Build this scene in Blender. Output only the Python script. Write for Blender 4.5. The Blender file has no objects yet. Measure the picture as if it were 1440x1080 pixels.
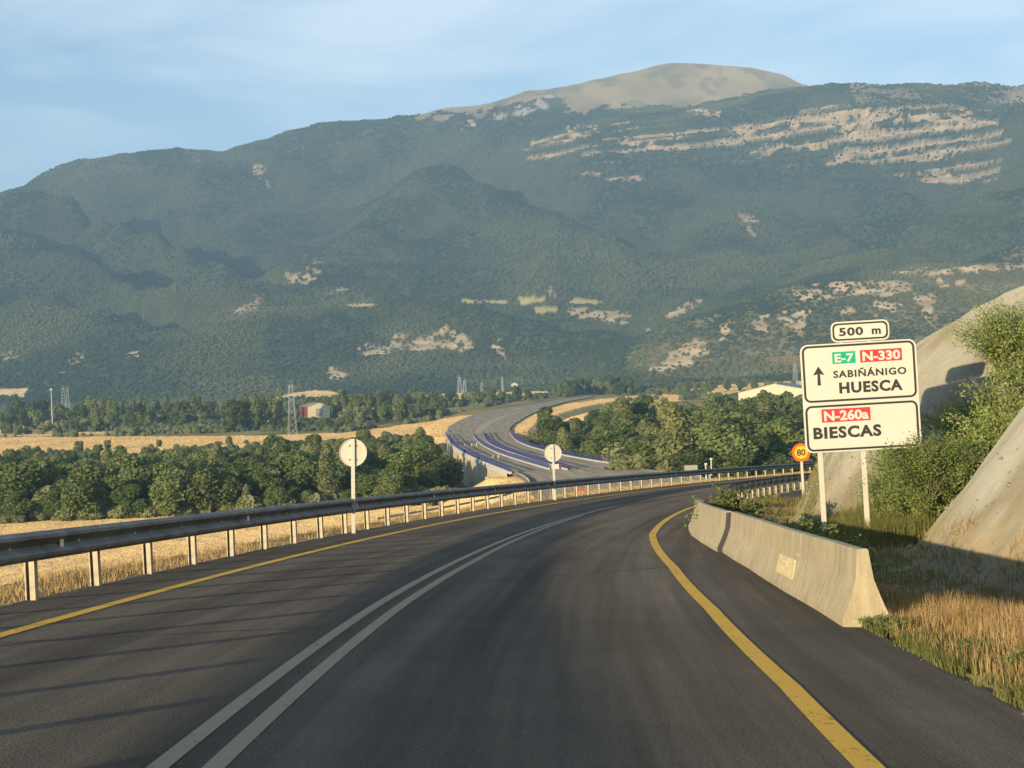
import bpy, bmesh, math, random
import numpy as np
from mathutils import Matrix, Vector

random.seed(7)
RNG = np.random.default_rng(11)
S = bpy.context.scene
COL = S.collection

# ------------------------------------------------------------------ camera
F = 2200.0                     # focal length in pixels of a 1440 wide frame
YH = 548.0                     # horizon row on the optical axis
RC, RS = math.cos(math.radians(2.4)), math.sin(math.radians(2.4))
cam = bpy.data.cameras.new('camera'); camo = bpy.data.objects.new('camera', cam); COL.objects.link(camo)
cam.sensor_width = 36.0; cam.lens = 36.0 * F / 1440.0
cam.shift_y = (YH - 540.0) / 1440.0
cam.clip_start = 0.1; cam.clip_end = 60000
camo.matrix_world = Matrix(((RC, RS, 0, 0), (0, 0, -1, 0), (-RS, RC, 0, 0), (0, 0, 0, 1)))
S.camera = camo

# ------------------------------------------------------------------ light
SUN_EL, SUN_AZ = math.radians(8.1), math.radians(34.0)   # shadows run forward and 34 degrees to the right
world = bpy.data.worlds.new('World'); S.world = world; world.use_nodes = True
wn, wl = world.node_tree.nodes, world.node_tree.links
wn.clear()
wout = wn.new('ShaderNodeOutputWorld'); wbg = wn.new('ShaderNodeBackground'); sky = wn.new('ShaderNodeTexSky')
sky.sky_type = 'NISHITA'; sky.sun_disc = False
sky.sun_elevation = SUN_EL; sky.sun_rotation = SUN_AZ + math.pi
sky.air_density = 0.72; sky.dust_density = 0.05; sky.ozone_density = 1.0
wbg.inputs['Strength'].default_value = 0.14
# thin cirrus veils
tc = wn.new('ShaderNodeTexCoord'); mp = wn.new('ShaderNodeMapping')
mp.inputs['Scale'].default_value = (1.6, 1.6, 7.0); mp.inputs['Rotation'].default_value = (0.0, 0.22, 0.3)
nz = wn.new('ShaderNodeTexNoise'); nz.inputs['Scale'].default_value = 2.6; nz.inputs['Detail'].default_value = 5.0
nz.inputs['Distortion'].default_value = 0.5
cr = wn.new('ShaderNodeValToRGB'); cr.color_ramp.elements[0].position = 0.40; cr.color_ramp.elements[1].position = 0.66
cr.color_ramp.elements[0].color = (0, 0, 0, 1); cr.color_ramp.elements[1].color = (0.55, 0.55, 0.55, 1)
mx = wn.new('ShaderNodeMix'); mx.data_type = 'RGBA'; mx.inputs[7].default_value = (5.2, 5.7, 6.0, 1)
wl.new(tc.outputs['Generated'], mp.inputs[0]); wl.new(mp.outputs[0], nz.inputs['Vector']); wl.new(nz.outputs[0], cr.inputs[0])
wl.new(cr.outputs[0], mx.inputs[0]); wl.new(sky.outputs[0], mx.inputs[6]); wl.new(mx.outputs[2], wbg.inputs[0])
wl.new(wbg.outputs[0], wout.inputs[0])
sl = bpy.data.lights.new('sun', 'SUN'); sl.energy = 4.1; sl.angle = math.radians(0.5); sl.color = (1.0, 0.79, 0.47)
so = bpy.data.objects.new('sun', sl); COL.objects.link(so)
ldir = Vector((math.sin(SUN_AZ) * math.cos(SUN_EL), math.cos(SUN_AZ) * math.cos(SUN_EL), -math.sin(SUN_EL)))
so.rotation_euler = ldir.to_track_quat('-Z', 'Y').to_euler()
S.view_settings.view_transform = 'Standard'; S.view_settings.look = 'None'
S.view_settings.exposure = 0.78; S.view_settings.gamma = 1.0; S.view_settings.use_curve_mapping = False
S.render.engine = 'CYCLES'
S.cycles.use_denoising = True
S.cycles.max_bounces = 5; S.cycles.diffuse_bounces = 2; S.cycles.glossy_bounces = 2
S.cycles.transparent_max_bounces = 6; S.cycles.volume_bounces = 0; S.cycles.transmission_bounces = 2

# ------------------------------------------------------------------ helpers
def ray(px, py):
    u = (px - 720.0) / F; v = -(py - YH) / F
    return RC * u + RS * v, -RS * u + RC * v
def P(px, py, D):
    a, b = ray(px, py); return (a * D, D, b * D)
def proj(X, Y, Z):
    u = X / Y; v = Z / Y
    return 720.0 + F * (RC * u - RS * v), YH - F * (RS * u + RC * v)

def hash2(ix, iy, seed):
    h = (ix.astype(np.int64) * 374761393 + iy.astype(np.int64) * 668265263 + seed * 974711) & 0x7fffffff
    h = ((h ^ (h >> 13)) * 1274126177) & 0x7fffffff
    return ((h ^ (h >> 16)) & 0xffff) / 65535.0
def vnoise(x, y, seed=0):
    x = np.asarray(x, float); y = np.asarray(y, float)
    ix, iy = np.floor(x), np.floor(y); fx, fy = x - ix, y - iy
    fx = fx * fx * (3 - 2 * fx); fy = fy * fy * (3 - 2 * fy)
    a = hash2(ix, iy, seed); b = hash2(ix + 1, iy, seed); c = hash2(ix, iy + 1, seed); d = hash2(ix + 1, iy + 1, seed)
    return (a + (b - a) * fx) * (1 - fy) + (c + (d - c) * fx) * fy
def fbm(x, y, octs=4, seed=0):
    s = 0; a = 0.5
    for k in range(octs):
        s = s + a * (vnoise(x, y, seed + k * 17) - 0.5); x = x * 2.03 + 7.3; y = y * 2.03 + 3.1; a *= 0.5
    return s * 2
def ridged(x, y, octs=4, seed=0):
    s = 0; a = 0.5
    for k in range(octs):
        s = s + a * (1 - np.abs(2 * vnoise(x, y, seed + k * 13) - 1)); x = x * 2.07 + 5.1; y = y * 2.07 + 1.7; a *= 0.5
    return s

def mesh_np(name, V, Fc, smooth=True):
    me = bpy.data.meshes.new(name)
    V = np.asarray(V, np.float32); Fc = np.asarray(Fc, np.int32)
    me.vertices.add(len(V)); me.vertices.foreach_set('co', V.ravel())
    n = Fc.shape[1]
    me.loops.add(len(Fc) * n); me.loops.foreach_set('vertex_index', Fc.ravel())
    me.polygons.add(len(Fc)); me.polygons.foreach_set('loop_start', np.arange(0, len(Fc) * n, n, dtype=np.int32))
    me.polygons.foreach_set('loop_total', np.full(len(Fc), n, np.int32))
    me.update(calc_edges=True)
    if smooth: me.polygons.foreach_set('use_smooth', np.ones(len(Fc), bool))
    me.validate()
    return me
def color_attr(me, name, C):
    a = me.color_attributes.new(name, 'FLOAT_COLOR', 'POINT')
    A = np.ones((len(C), 4), np.float32); A[:, :C.shape[1]] = C
    a.data.foreach_set('color', A.ravel())
def tag(o, label=None, cat=None, group=None, kind=None):
    if label: o['label'] = label
    if cat: o['category'] = cat
    if group: o['group'] = group
    if kind: o['kind'] = kind
    return o
def link(name, me, mat=None, parent=None, loc=None):
    o = bpy.data.objects.new(name, me); COL.objects.link(o)
    if mat is not None and len(me.materials) == 0: me.materials.append(mat)
    if parent is not None: o.parent = parent
    if loc is not None: o.location = loc
    return o
def thing(name, label, cat, loc=(0, 0, 0), rz=0.0, group=None):
    o = bpy.data.objects.new(name, None); COL.objects.link(o); o.empty_display_size = 0.3
    o.location = loc; o.rotation_euler = (0, 0, rz)
    return tag(o, label, cat, group)
def copy_tree(o, parent=None):
    c = o.copy(); COL.objects.link(c)
    if parent is not None: c.parent = parent
    for ch in list(o.children): copy_tree(ch, c)
    return c
class MB:
    """collects shapes, links them as one mesh"""
    def __init__(s): s.v = []; s.f = []
    def add(s, v, f):
        b = len(s.v); s.v += [tuple(q) for q in v]; s.f += [tuple(i + b for i in q) for q in f]
    def box(s, c, d, M=None):
        x, y, z = (q / 2 for q in d)
        v = [Vector((i * x, j * y, k * z)) for k in (-1, 1) for j in (-1, 1) for i in (-1, 1)]
        if M is not None: v = [M @ q for q in v]
        v = [q + Vector(c) for q in v]
        s.add(v, [(0, 2, 3, 1), (4, 5, 7, 6), (0, 1, 5, 4), (2, 6, 7, 3), (0, 4, 6, 2), (1, 3, 7, 5)])
    def tube(s, a, b, r0, r1=None, n=8, cap=True):
        r1 = r0 if r1 is None else r1
        a, b = Vector(a), Vector(b); d = (b - a).normalized()
        u = d.orthogonal().normalized(); w = d.cross(u)
        v = []
        for p, r in ((a, r0), (b, r1)):
            for i in range(n):
                t = 2 * math.pi * i / n; v.append(p + (u * math.cos(t) + w * math.sin(t)) * r)
        f = [(i, (i + 1) % n, n + (i + 1) % n, n + i) for i in range(n)]
        if cap: f += [tuple(range(n))[::-1], tuple(range(n, 2 * n))]
        s.add(v, f)
    def sweep(s, prof, path, frames, closed=False):
        """prof: (a,b) pairs; frames: list of (right, up) per path point"""
        n = len(prof); v = []
        for p, (r, u) in zip(path, frames):
            for a, b in prof: v.append(Vector(p) + Vector(r) * a + Vector(u) * b)
        f = []
        m = n if closed else n - 1
        for i in range(len(path) - 1):
            for j in range(m):
                k = (j + 1) % n
                f.append((i * n + j, i * n + k, (i + 1) * n + k, (i + 1) * n + j))
        if closed: f += [tuple(range(n)), tuple(range((len(path) - 1) * n, len(path) * n))[::-1]]
        s.add(v, f)
    def mesh(s, name, bevel=0.0, smooth=False):
        me = bpy.data.meshes.new(name); me.from_pydata([tuple(q) for q in s.v], [], s.f)
        bm = bmesh.new(); bm.from_mesh(me)
        bmesh.ops.recalc_face_normals(bm, faces=bm.faces)
        if bevel: bmesh.ops.bevel(bm, geom=[e for e in bm.edges if e.is_manifold and e.calc_face_angle(0) > 0.6], offset=bevel, segments=2, affect='EDGES', profile=0.7)
        bm.to_mesh(me); bm.free()
        if smooth: me.polygons.foreach_set('use_smooth', np.ones(len(me.polygons), bool))
        return me
    def build(s, name, mat, parent=None, bevel=0.0, smooth=False, loc=None):
        return link(name, s.mesh(name, bevel, smooth), mat, parent, loc)

# ------------------------------------------------------------------ materials
class NT:
    def __init__(s, name):
        s.m = bpy.data.materials.new(name); s.m.use_nodes = True
        s.n, s.l = s.m.node_tree.nodes, s.m.node_tree.links
        s.b = s.n['Principled BSDF']; s.b.inputs['Roughness'].default_value = 0.85
        s.b.inputs['Specular IOR Level'].default_value = 0.3
    def node(s, t, **kw):
        q = s.n.new(t)
        for k, v in kw.items():
            if k in q.inputs: q.inputs[k].default_value = v
            else: setattr(q, k, v)
        return q
    def link(s, a, b): s.l.new(a, b)
    def noise(s, scale, detail=4, vec=None, rough=0.55, dist=0.0):
        q = s.node('ShaderNodeTexNoise'); q.inputs['Scale'].default_value = scale; q.inputs['Detail'].default_value = detail
        q.inputs['Roughness'].default_value = rough; q.inputs['Distortion'].default_value = dist
        if vec is not None: s.link(vec, q.inputs['Vector'])
        return q.outputs[0]
    def ramp(s, fac, stops):
        q = s.node('ShaderNodeValToRGB'); e = q.color_ramp.elements
        while len(e) < len(stops): e.new(0.5)
        for i, (p, c) in enumerate(stops):
            e[i].position = p; e[i].color = (c if isinstance(c, tuple) else (c, c, c)) + ((1,) if not isinstance(c, tuple) or len(c) == 3 else ())
        s.link(fac, q.inputs[0]); return q.outputs[0]
    def mix(s, fac, a, b, mode='MIX'):
        q = s.node('ShaderNodeMix', data_type='RGBA', blend_type=mode)
        for sock, v in ((q.inputs[0], fac), (q.inputs[6], a), (q.inputs[7], b)):
            if hasattr(v, 'is_output'): s.link(v, sock)
            elif isinstance(v, (int, float)): sock.default_value = v if sock.type == 'VALUE' else (v, v, v, 1)
            else: sock.default_value = tuple(v) + (1,)
        return q.outputs[2]
    def math(s, op, a, b=0.0):
        q = s.node('ShaderNodeMath', operation=op)
        for sock, v in ((q.inputs[0], a), (q.inputs[1], b)):
            if hasattr(v, 'is_output'): s.link(v, sock)
            else: sock.default_value = v
        return q.outputs[0]
    def color(s, c): 
        if hasattr(c, 'is_output'): s.link(c, s.b.inputs['Base Color'])
        else: s.b.inputs['Base Color'].default_value = tuple(c) + (1,)
    def bump(s, h, strength=0.5, dist=0.02, prev=None):
        q = s.node('ShaderNodeBump'); q.inputs['Strength'].default_value = strength; q.inputs['Distance'].default_value = dist
        s.link(h, q.inputs['Height'])
        if prev is not None: s.link(prev, q.inputs['Normal'])
        s.link(q.outputs[0], s.b.inputs['Normal']); return q.outputs[0]
    def coord(s, which='Object', scale=None):
        q = s.node('ShaderNodeTexCoord').outputs[which]
        if scale is not None:
            m = s.node('ShaderNodeMapping'); m.inputs['Scale'].default_value = scale; s.link(q, m.inputs[0]); q = m.outputs[0]
        return q

def simple(name, col, rough=0.7, metal=0.0, var=0.12, scale=3.0, spec=0.3, rnd=0.0):
    t = NT(name); t.b.inputs['Roughness'].default_value = rough; t.b.inputs['Metallic'].default_value = metal
    t.b.inputs['Specular IOR Level'].default_value = spec
    n = t.noise(scale, 5, t.coord())
    d = tuple(c * (1 - var) for c in col); l = tuple(min(1, c * (1 + var)) for c in col)
    c = t.ramp(n, [(0.3, d), (0.7, l)])
    t.color(c); return t.m

def asphalt(name, base, near=True):
    t = NT(name)
    uv = t.coord('UV')                       # u = metres across, v = metres along
    g = t.noise(60, 3, t.coord()); g2 = t.noise(9, 3, t.coord())
    m1 = t.node('ShaderNodeMapping'); m1.inputs['Scale'].default_value = (1.3, 0.03, 1); t.link(uv, m1.inputs[0])
    lanes = t.noise(1.0, 3, m1.outputs[0], rough=0.6)
    m2 = t.node('ShaderNodeMapping'); m2.inputs['Scale'].default_value = (6.0, 0.12, 1); t.link(uv, m2.inputs[0])
    streak = t.noise(1.0, 4, m2.outputs[0])
    pat = t.noise(0.35, 4, t.coord(), dist=0.6)
    b = tuple(base)
    c = t.ramp(lanes, [(0.32, tuple(q * 0.58 for q in b)), (0.66, tuple(q * 1.35 for q in b))])
    c = t.mix(0.5, c, t.ramp(streak, [(0.3, 0.6), (0.7, 1.3)]), 'MULTIPLY')
    c = t.mix(0.6, c, t.ramp(pat, [(0.35, 0.8), (0.65, 1.15)]), 'MULTIPLY')
    c = t.mix(0.7, c, t.ramp(g, [(0.3, 0.55), (0.7, 1.5)]), 'MULTIPLY')
    t.color(c); t.b.inputs['Roughness'].default_value = 0.9; t.b.inputs['Specular IOR Level'].default_value = 0.15; t.b.inputs['Diffuse Roughness'].default_value = 1.0
    if near:
        h = t.math('ADD', g, t.math('MULTIPLY', g2, 0.4))
        t.bump(h, 1.0, 0.05)
    return t.m
M = {}
M['asphalt'] = asphalt('asphalt', (0.165, 0.142, 0.112))
M['asphalt_far'] = asphalt('asphalt_far', (0.135, 0.125, 0.108), near=False)
def paint(name, col, wear=0.5):
    t = NT(name)
    n = t.noise(14, 5, t.coord(), rough=0.7); n2 = t.noise(1.2, 3, t.coord())
    w = t.math('ADD', n, t.math('MULTIPLY', n2, 0.35))
    dark = tuple(c * 0.45 for c in col)
    t.color(t.ramp(w, [(0.45 + 0.1 * (1 - wear), dark), (0.6, col), (1.0, col)]))
    t.b.inputs['Roughness'].default_value = 0.7; t.bump(t.noise(60, 2, t.coord()), 0.6, 0.02); return t.m
M['yellow_paint'] = paint('yellow_paint', (0.80, 0.44, 0.04), 0.3)
M['white_paint'] = paint('white_paint', (0.26, 0.228, 0.15), 1.0)
M['galvanised'] = simple('galvanised', (0.17, 0.168, 0.155), 0.6, 0.2, 0.35, 2.5)
M['post_steel'] = simple('post_steel', (0.44, 0.385, 0.28), 0.7, 0.05, 0.3, 6)
M['sign_back'] = simple('sign_back', (0.50, 0.48, 0.42), 0.6, 0.1, 0.06, 2)
M['sign_white'] = simple('sign_white', (0.53, 0.52, 0.47), 0.5, 0, 0.03, 1.5)
M['sign_black'] = simple('sign_black', (0.03, 0.03, 0.032), 0.5, 0, 0.1)
M['sign_red'] = simple('sign_red', (0.62, 0.035, 0.045), 0.5, 0, 0.05)
M['sign_orange'] = simple('sign_orange', (0.85, 0.10, 0.02), 0.5, 0, 0.05)
M['sign_amber'] = simple('sign_amber', (0.88, 0.42, 0.01), 0.5, 0, 0.04)
M['sign_green'] = simple('sign_green', (0.0, 0.33, 0.2), 0.5, 0, 0.05)
M['blue_steel'] = simple('blue_steel', (0.035, 0.04, 0.19), 0.6, 0.0, 0.15)
M['kerb_white'] = simple('kerb_white', (0.5, 0.48, 0.43), 0.8, 0, 0.15, 0.5)
M['mirror_bit'] = simple('mirror_bit', (0.85, 0.85, 0.85), 0.3, 0.3, 0.02)
M['lattice'] = simple('lattice', (0.5, 0.52, 0.52), 0.6, 0.3, 0.1)
M['red_wall'] = simple('red_wall', (0.17, 0.045, 0.04), 0.8, 0, 0.15, 0.4)
M['cream_wall'] = simple('cream_wall', (0.62, 0.53, 0.37), 0.85, 0, 0.08, 0.3)
M['tile_roof'] = simple('tile_roof', (0.30, 0.25, 0.2), 0.85, 0, 0.2, 0.5)
M['green_roof'] = simple('green_roof', (0.16, 0.24, 0.24), 0.6, 0.2, 0.1, 0.3)
M['grey_metal'] = simple('grey_metal', (0.34, 0.33, 0.30), 0.7, 0.2, 0.15, 0.5)
M['white_wall'] = simple('white_wall', (0.6, 0.58, 0.53), 0.8, 0, 0.06, 0.3)
M['dark_opening'] = simple('dark_opening', (0.04, 0.04, 0.045), 0.5, 0, 0.1)
M['plastic_red'] = simple('plastic_red', (0.28, 0.09, 0.07), 0.5, 0, 0.1)
M['bark'] = simple('bark', (0.17, 0.14, 0.1), 0.9, 0, 0.3, 2)
# masonry of the retaining wall: blocks, streaks
t = NT('wall_concrete'); v = t.coord('Object', (0.5, 0.5, 1.0))
t.color(t.mix(0.5, t.ramp(t.noise(0.8, 5, v), [(0.3, (0.44, 0.37, 0.25)), (0.7, (0.6, 0.5, 0.35))]), t.ramp(t.noise(0.3, 3, t.coord('Object', (3, 3, 0.3))), [(0.3, 0.75), (0.7, 1.1)]), 'MULTIPLY')); M['wall_concrete'] = t.m
# precast barrier concrete: rain streaks, scuffs, stains near the foot
t = NT('barrier_concrete'); c = t.coord()
b = t.ramp(t.noise(2.2, 6, c, rough=0.65), [(0.25, (0.35, 0.295, 0.19)), (0.75, (0.50, 0.42, 0.28))])
st = t.ramp(t.noise(1.0, 4, t.coord('Object', (7, 7, 0.55))), [(0.3, 0.66), (0.62, 1.08)])
b = t.mix(0.7, b, st, 'MULTIPLY')
b = t.mix(t.ramp(t.noise(4.0, 6, c, rough=0.75, dist=.8), [(0.60, 0.0), (0.70, 0.55)]), b, (0.20, 0.165, 0.11))
b = t.mix(0.35, b, t.ramp(t.noise(55, 3, c), [(0.3, 0.7), (0.7, 1.2)]), 'MULTIPLY')
scr = t.ramp(t.noise(1.0, 3, t.coord('Object', (1.1, 1.1, 9))), [(0.68, 0.0), (0.76, 0.6)])
b = t.mix(scr, b, (0.62, 0.56, 0.44))
t.color(b); t.b.inputs['Roughness'].default_value = 0.92
h = t.math('ADD', t.noise(3.5, 5, c), t.math('MULTIPLY', t.noise(45, 3, c), 0.25)); t.bump(h, 0.5, 0.02); M['barrier_concrete'] = t.m
t = NT('patch_plywood'); w = t.coord('Object', (1.5, 1.5, 14))
t.color(t.ramp(t.noise(3.0, 5, w), [(0.3, (0.5, 0.38, 0.2)), (0.7, (0.72, 0.6, 0.36))])); M['patch'] = t.m

def leafmat(name, dark, light, rnd=0.25, inst=False, trans=0.25, spot=1.2):
    t = NT(name)
    oi = t.node('ShaderNodeObjectInfo').outputs['Random']
    n = t.noise(spot, 3, t.coord())
    f = t.math('ADD', t.math('MULTIPLY', n, 0.9), t.math('MULTIPLY', t.math('SUBTRACT', oi, 0.5), rnd * 2))
    if inst:
        at = t.node('ShaderNodeAttribute'); at.attribute_type = 'INSTANCER'; at.attribute_name = 'tone'
        f = t.math('ADD', t.math('MULTIPLY', n, 0.3), t.math('MULTIPLY', at.outputs['Fac'], 0.75))
    c = t.ramp(f, [(0.2, dark), (0.8, light)])
    t.color(c); t.b.inputs['Roughness'].default_value = 0.75; t.b.inputs['Specular IOR Level'].default_value = 0.15
    if trans:
        tr = t.node('ShaderNodeBsdfTranslucent'); t.link(c, tr.inputs[0])
        ms = t.node('ShaderNodeMixShader'); ms.inputs[0].default_value = trans
        t.link(t.b.outputs[0], ms.inputs[1]); t.link(tr.outputs[0], ms.inputs[2])
        t.link(ms.outputs[0], t.n['Material Output'].inputs[0])
    return t.m
M['leaf_wood'] = leafmat('leaf_wood', (0.075, 0.115, 0.036), (0.195, 0.235, 0.085))
M['leaf_pale'] = leafmat('leaf_pale', (0.13, 0.155, 0.065), (0.28, 0.285, 0.13))
M['leaf_dark'] = leafmat('leaf_dark', (0.055, 0.082, 0.03), (0.14, 0.165, 0.06))
M['leaf_bush'] = leafmat('leaf_bush', (0.13, 0.175, 0.05), (0.30, 0.35, 0.12), spot=3.5)
M['leaf_weed'] = leafmat('leaf_weed', (0.12, 0.15, 0.045), (0.28, 0.30, 0.11), spot=4)
M['forest'] = leafmat('forest', (0.026, 0.046, 0.021), (0.108, 0.118, 0.050), inst=True, trans=0)
M['grass_dry'] = leafmat('grass_dry', (0.36, 0.24, 0.10), (0.66, 0.48, 0.25), spot=2.0, trans=0.3)
M['grass_green'] = leafmat('grass_green', (0.09, 0.11, 0.03), (0.24, 0.23, 0.08), spot=3.0, trans=0.3)

# ================================================================== THE ROAD
# every road line runs parallel to the left guardrail; s metres along it, t metres to its right
KAP = math.radians(0.253)
def rz_(x, y):
    y = np.asarray(y, float); yy = np.minimum(y, 130.0)
    return -1.40 - 0.0555 * yy - 0.05 * np.minimum(x, 40) + 0.00015 * yy * yy - 0.0165 * np.maximum(y - 130.0, 0)
H0 = math.radians(3.2)
def ref(s):
    s = np.asarray(s, float); h = H0 + KAP * s
    x = -5.07 + (np.cos(H0) - np.cos(h)) / KAP; y = 16.6 + (np.sin(h) - np.sin(H0)) / KAP
    return x, y, h
def st(s, t):
    x, y, h = ref(s); return x + t * np.cos(h), y - t * np.sin(h)
def off_right(s):     # right yellow line
    return np.interp(s, [-10, -6, 0, 7, 12, 18, 27, 37, 60], [7.02, 7.09, 7.05, 6.86, 6.6, 6.3, 6.1, 5.9, 5.85])
def off_edge(s): return off_right(s) + np.interp(s, [0, 12, 22], [1.2, 1.06, 0.95])

def strip(name, s0, s1, ta, tb, dz, mat, ds=0.5, nt=1, wob=0.0, parent=None):
    n = int((s1 - s0) / ds) + 1; s = np.linspace(s0, s1, n)
    fa = ta(s) if callable(ta) else np.full(n, ta); fb = tb(s) if callable(tb) else np.full(n, tb)
    if wob:
        fa = fa + wob * fbm(s * 1.3, s * 0 + 3.3, 3, 5); fb = fb + wob * fbm(s * 1.3, s * 0 + 9.3, 3, 6)
    V = []; UV = []
    for j in range(nt + 1):
        tt = fa + (fb - fa) * j / nt; x, y = st(s, tt); V.append(np.stack([x, y, rz_(x, y) + dz], -1)); UV.append(np.stack([tt, s], -1))
    V = np.concatenate(V); UV = np.concatenate(UV)
    i = np.arange(n - 1); Fc = np.concatenate([np.stack([j * n + i, (j + 1) * n + i, (j + 1) * n + i + 1, j * n + i + 1], -1) for j in range(nt)])
    me = mesh_np(name, V, Fc)
    uv = me.uv_layers.new(name='UVMap'); li = np.empty(len(me.loops), np.int32); me.loops.foreach_get('vertex_index', li)
    uv.data.foreach_set('uv', UV[li].astype(np.float32).ravel())
    return link(name, me, mat, parent)
tag(strip('road', -38, 235, -0.15, lambda s: off_edge(s) + 0.08, 0.0, M['asphalt'], 0.5, 16, 0.06), kind='structure')
tag(strip('yellow_edge_line_left', -36, 230, 0.78, 0.92, 0.004, M['yellow_paint'], 0.5), kind='structure')
tag(strip('yellow_edge_line_right', -36, 230, lambda s: off_right(s) - 0.075, lambda s: off_right(s) + 0.075, 0.004, M['yellow_paint'], 0.5), kind='structure')
def oc(s): return np.interp(s, [-10, 0, 10, 25, 40], [3.66, 3.57, 3.55, 3.48, 3.3])
tag(strip('white_centre_line_left', -36, 38, lambda s: oc(s) - 0.055, lambda s: oc(s) + 0.052, 0.004, M['white_paint'], 0.5), kind='structure')
tag(strip('white_centre_line_right', -36, 29, lambda s: oc(s) + np.interp(s, [8, 27], [0.205, 0.07]), lambda s: oc(s) + np.interp(s, [8, 27], [0.315, 0.16]), 0.004, M['white_paint'], 0.5), kind='structure')

M['crack'] = simple('crack', (0.035, 0.033, 0.03), 0.95, 0, 0.2, 20)
def crack(s0, t0, s1, t1, w, seed):
    n = 60; f = np.linspace(0, 1, n); s = s0 + (s1 - s0) * f + 0.10 * fbm(f * 9, f * 0 + seed, 4, seed); t = t0 + (t1 - t0) * f + 0.07 * fbm(f * 8, f * 0 + seed + 5, 4, seed); ww = w * (.4 + .9 * vnoise(f * 20, f * 0, seed))
    a = math.atan2(t1 - t0, s1 - s0); x0, y0 = st(s - ww / 2 * math.sin(a), t + ww / 2 * math.cos(a)); x1, y1 = st(s + ww / 2 * math.sin(a), t - ww / 2 * math.cos(a))
    V = np.concatenate([np.stack([x0, y0, rz_(x0, y0) + .003], -1), np.stack([x1, y1, rz_(x1, y1) + .003], -1)]); i = np.arange(n - 1)
    tag(link('asphalt_crack', mesh_np('asphalt_crack', V, np.stack([i, n + i, n + i + 1, i + 1], -1)), M['crack']), kind='structure')
crack(3.6, 4.3, 7.4, 7.0, .035, 3); crack(12, 4.6, 12.9, 6.9, .03, 5); crack(20, .9, 21, 3.4, .03, 9); crack(-4, 1.0, -2.4, 3.4, .025, 11); crack(9, 7.2, 9.6, 7.7, .02, 13)
# ------------------------------------------------------------------ ground beside the road
def grid_mesh(name, S_, T_, fz, mat, colfn=None):
    ss, tt = np.meshgrid(S_, T_, indexing='ij')
    x, y = st(ss, tt if tt.shape == ss.shape else tt); z, colr = fz(ss, tt, x, y)
    V = np.stack([x, y, z], -1).reshape(-1, 3); n, m = ss.shape
    i, j = np.meshgrid(np.arange(n - 1), np.arange(m - 1), indexing='ij'); a = (i * m + j).ravel()
    Fc = np.stack([a, a + 1, a + m + 1, a + m], -1)
    me = mesh_np(name, V, Fc); color_attr(me, 'Col', colr.reshape(-1, 3)); return link(name, me, mat)
def attr_ground(name, bumps=((2.0, 0.5, 0.1),), speck=(6.0, 0.35)):
    t = NT(name)
    at = t.node('ShaderNodeVertexColor'); at.layer_name = 'Col'
    c = t.mix(speck[1], at.outputs[0], t.ramp(t.noise(speck[0], 6, t.coord(), rough=0.7), [(0.3, 0.5), (0.7, 1.5)]), 'MULTIPLY')
    t.color(c); t.b.inputs['Roughness'].default_value = 0.95; t.b.inputs['Specular IOR Level'].default_value = 0.1; t.b.inputs['Diffuse Roughness'].default_value = 1.0
    prev = None
    for sc, stg, d in bumps: prev = t.bump(t.noise(sc, 5, t.coord(), rough=0.65), stg, d, prev)
    return t.m
M['verge'] = attr_ground('verge', ((5.0, 0.8, 0.12), (40, 0.6, 0.03)), (9.0, 0.5))
def z_left(s, t, x, y):
    d = -t                                    # metres out from the rail
    z = rz_(x, y) - 0.03 - 0.05 * np.clip(d, 0, 3) + 0.05 * fbm(x * 1.1, y * 1.1, 3, 3) * np.clip(d, 0, 1)
    z = z - np.maximum(d - 1.7 - 0.6 * fbm(s * .2, s * 0, 2, 1), 0) * 0.6 + 0.5 * fbm(x * .2, y * .2, 3, 4) * np.clip((d - 3) / 5, 0, 1)
    z = np.maximum(z, -24.3)
    n = fbm(x * 0.9, y * 0.9, 4, 9)[..., None]
    gold = np.array([0.42, 0.29, 0.13]); brown = np.array([0.23, 0.16, 0.09]); grn = np.array([0.17, 0.17, 0.07])
    c = gold + (brown - gold) * np.clip(0.5 + n * 1.6, 0, 1); g = np.clip(fbm(x * .35, y * .35, 3, 21)[..., None] * 3 - 0.4, 0, 1)
    return z, c * (1 - g) + grn * g
tag(grid_mesh('left_verge', np.arange(-38, 195, 0.5), -np.concatenate([[-0.1, 0.05], np.arange(0.4, 5, 0.35), np.geomspace(5, 45, 22)]), z_left, M['verge']), kind='structure')

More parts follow.
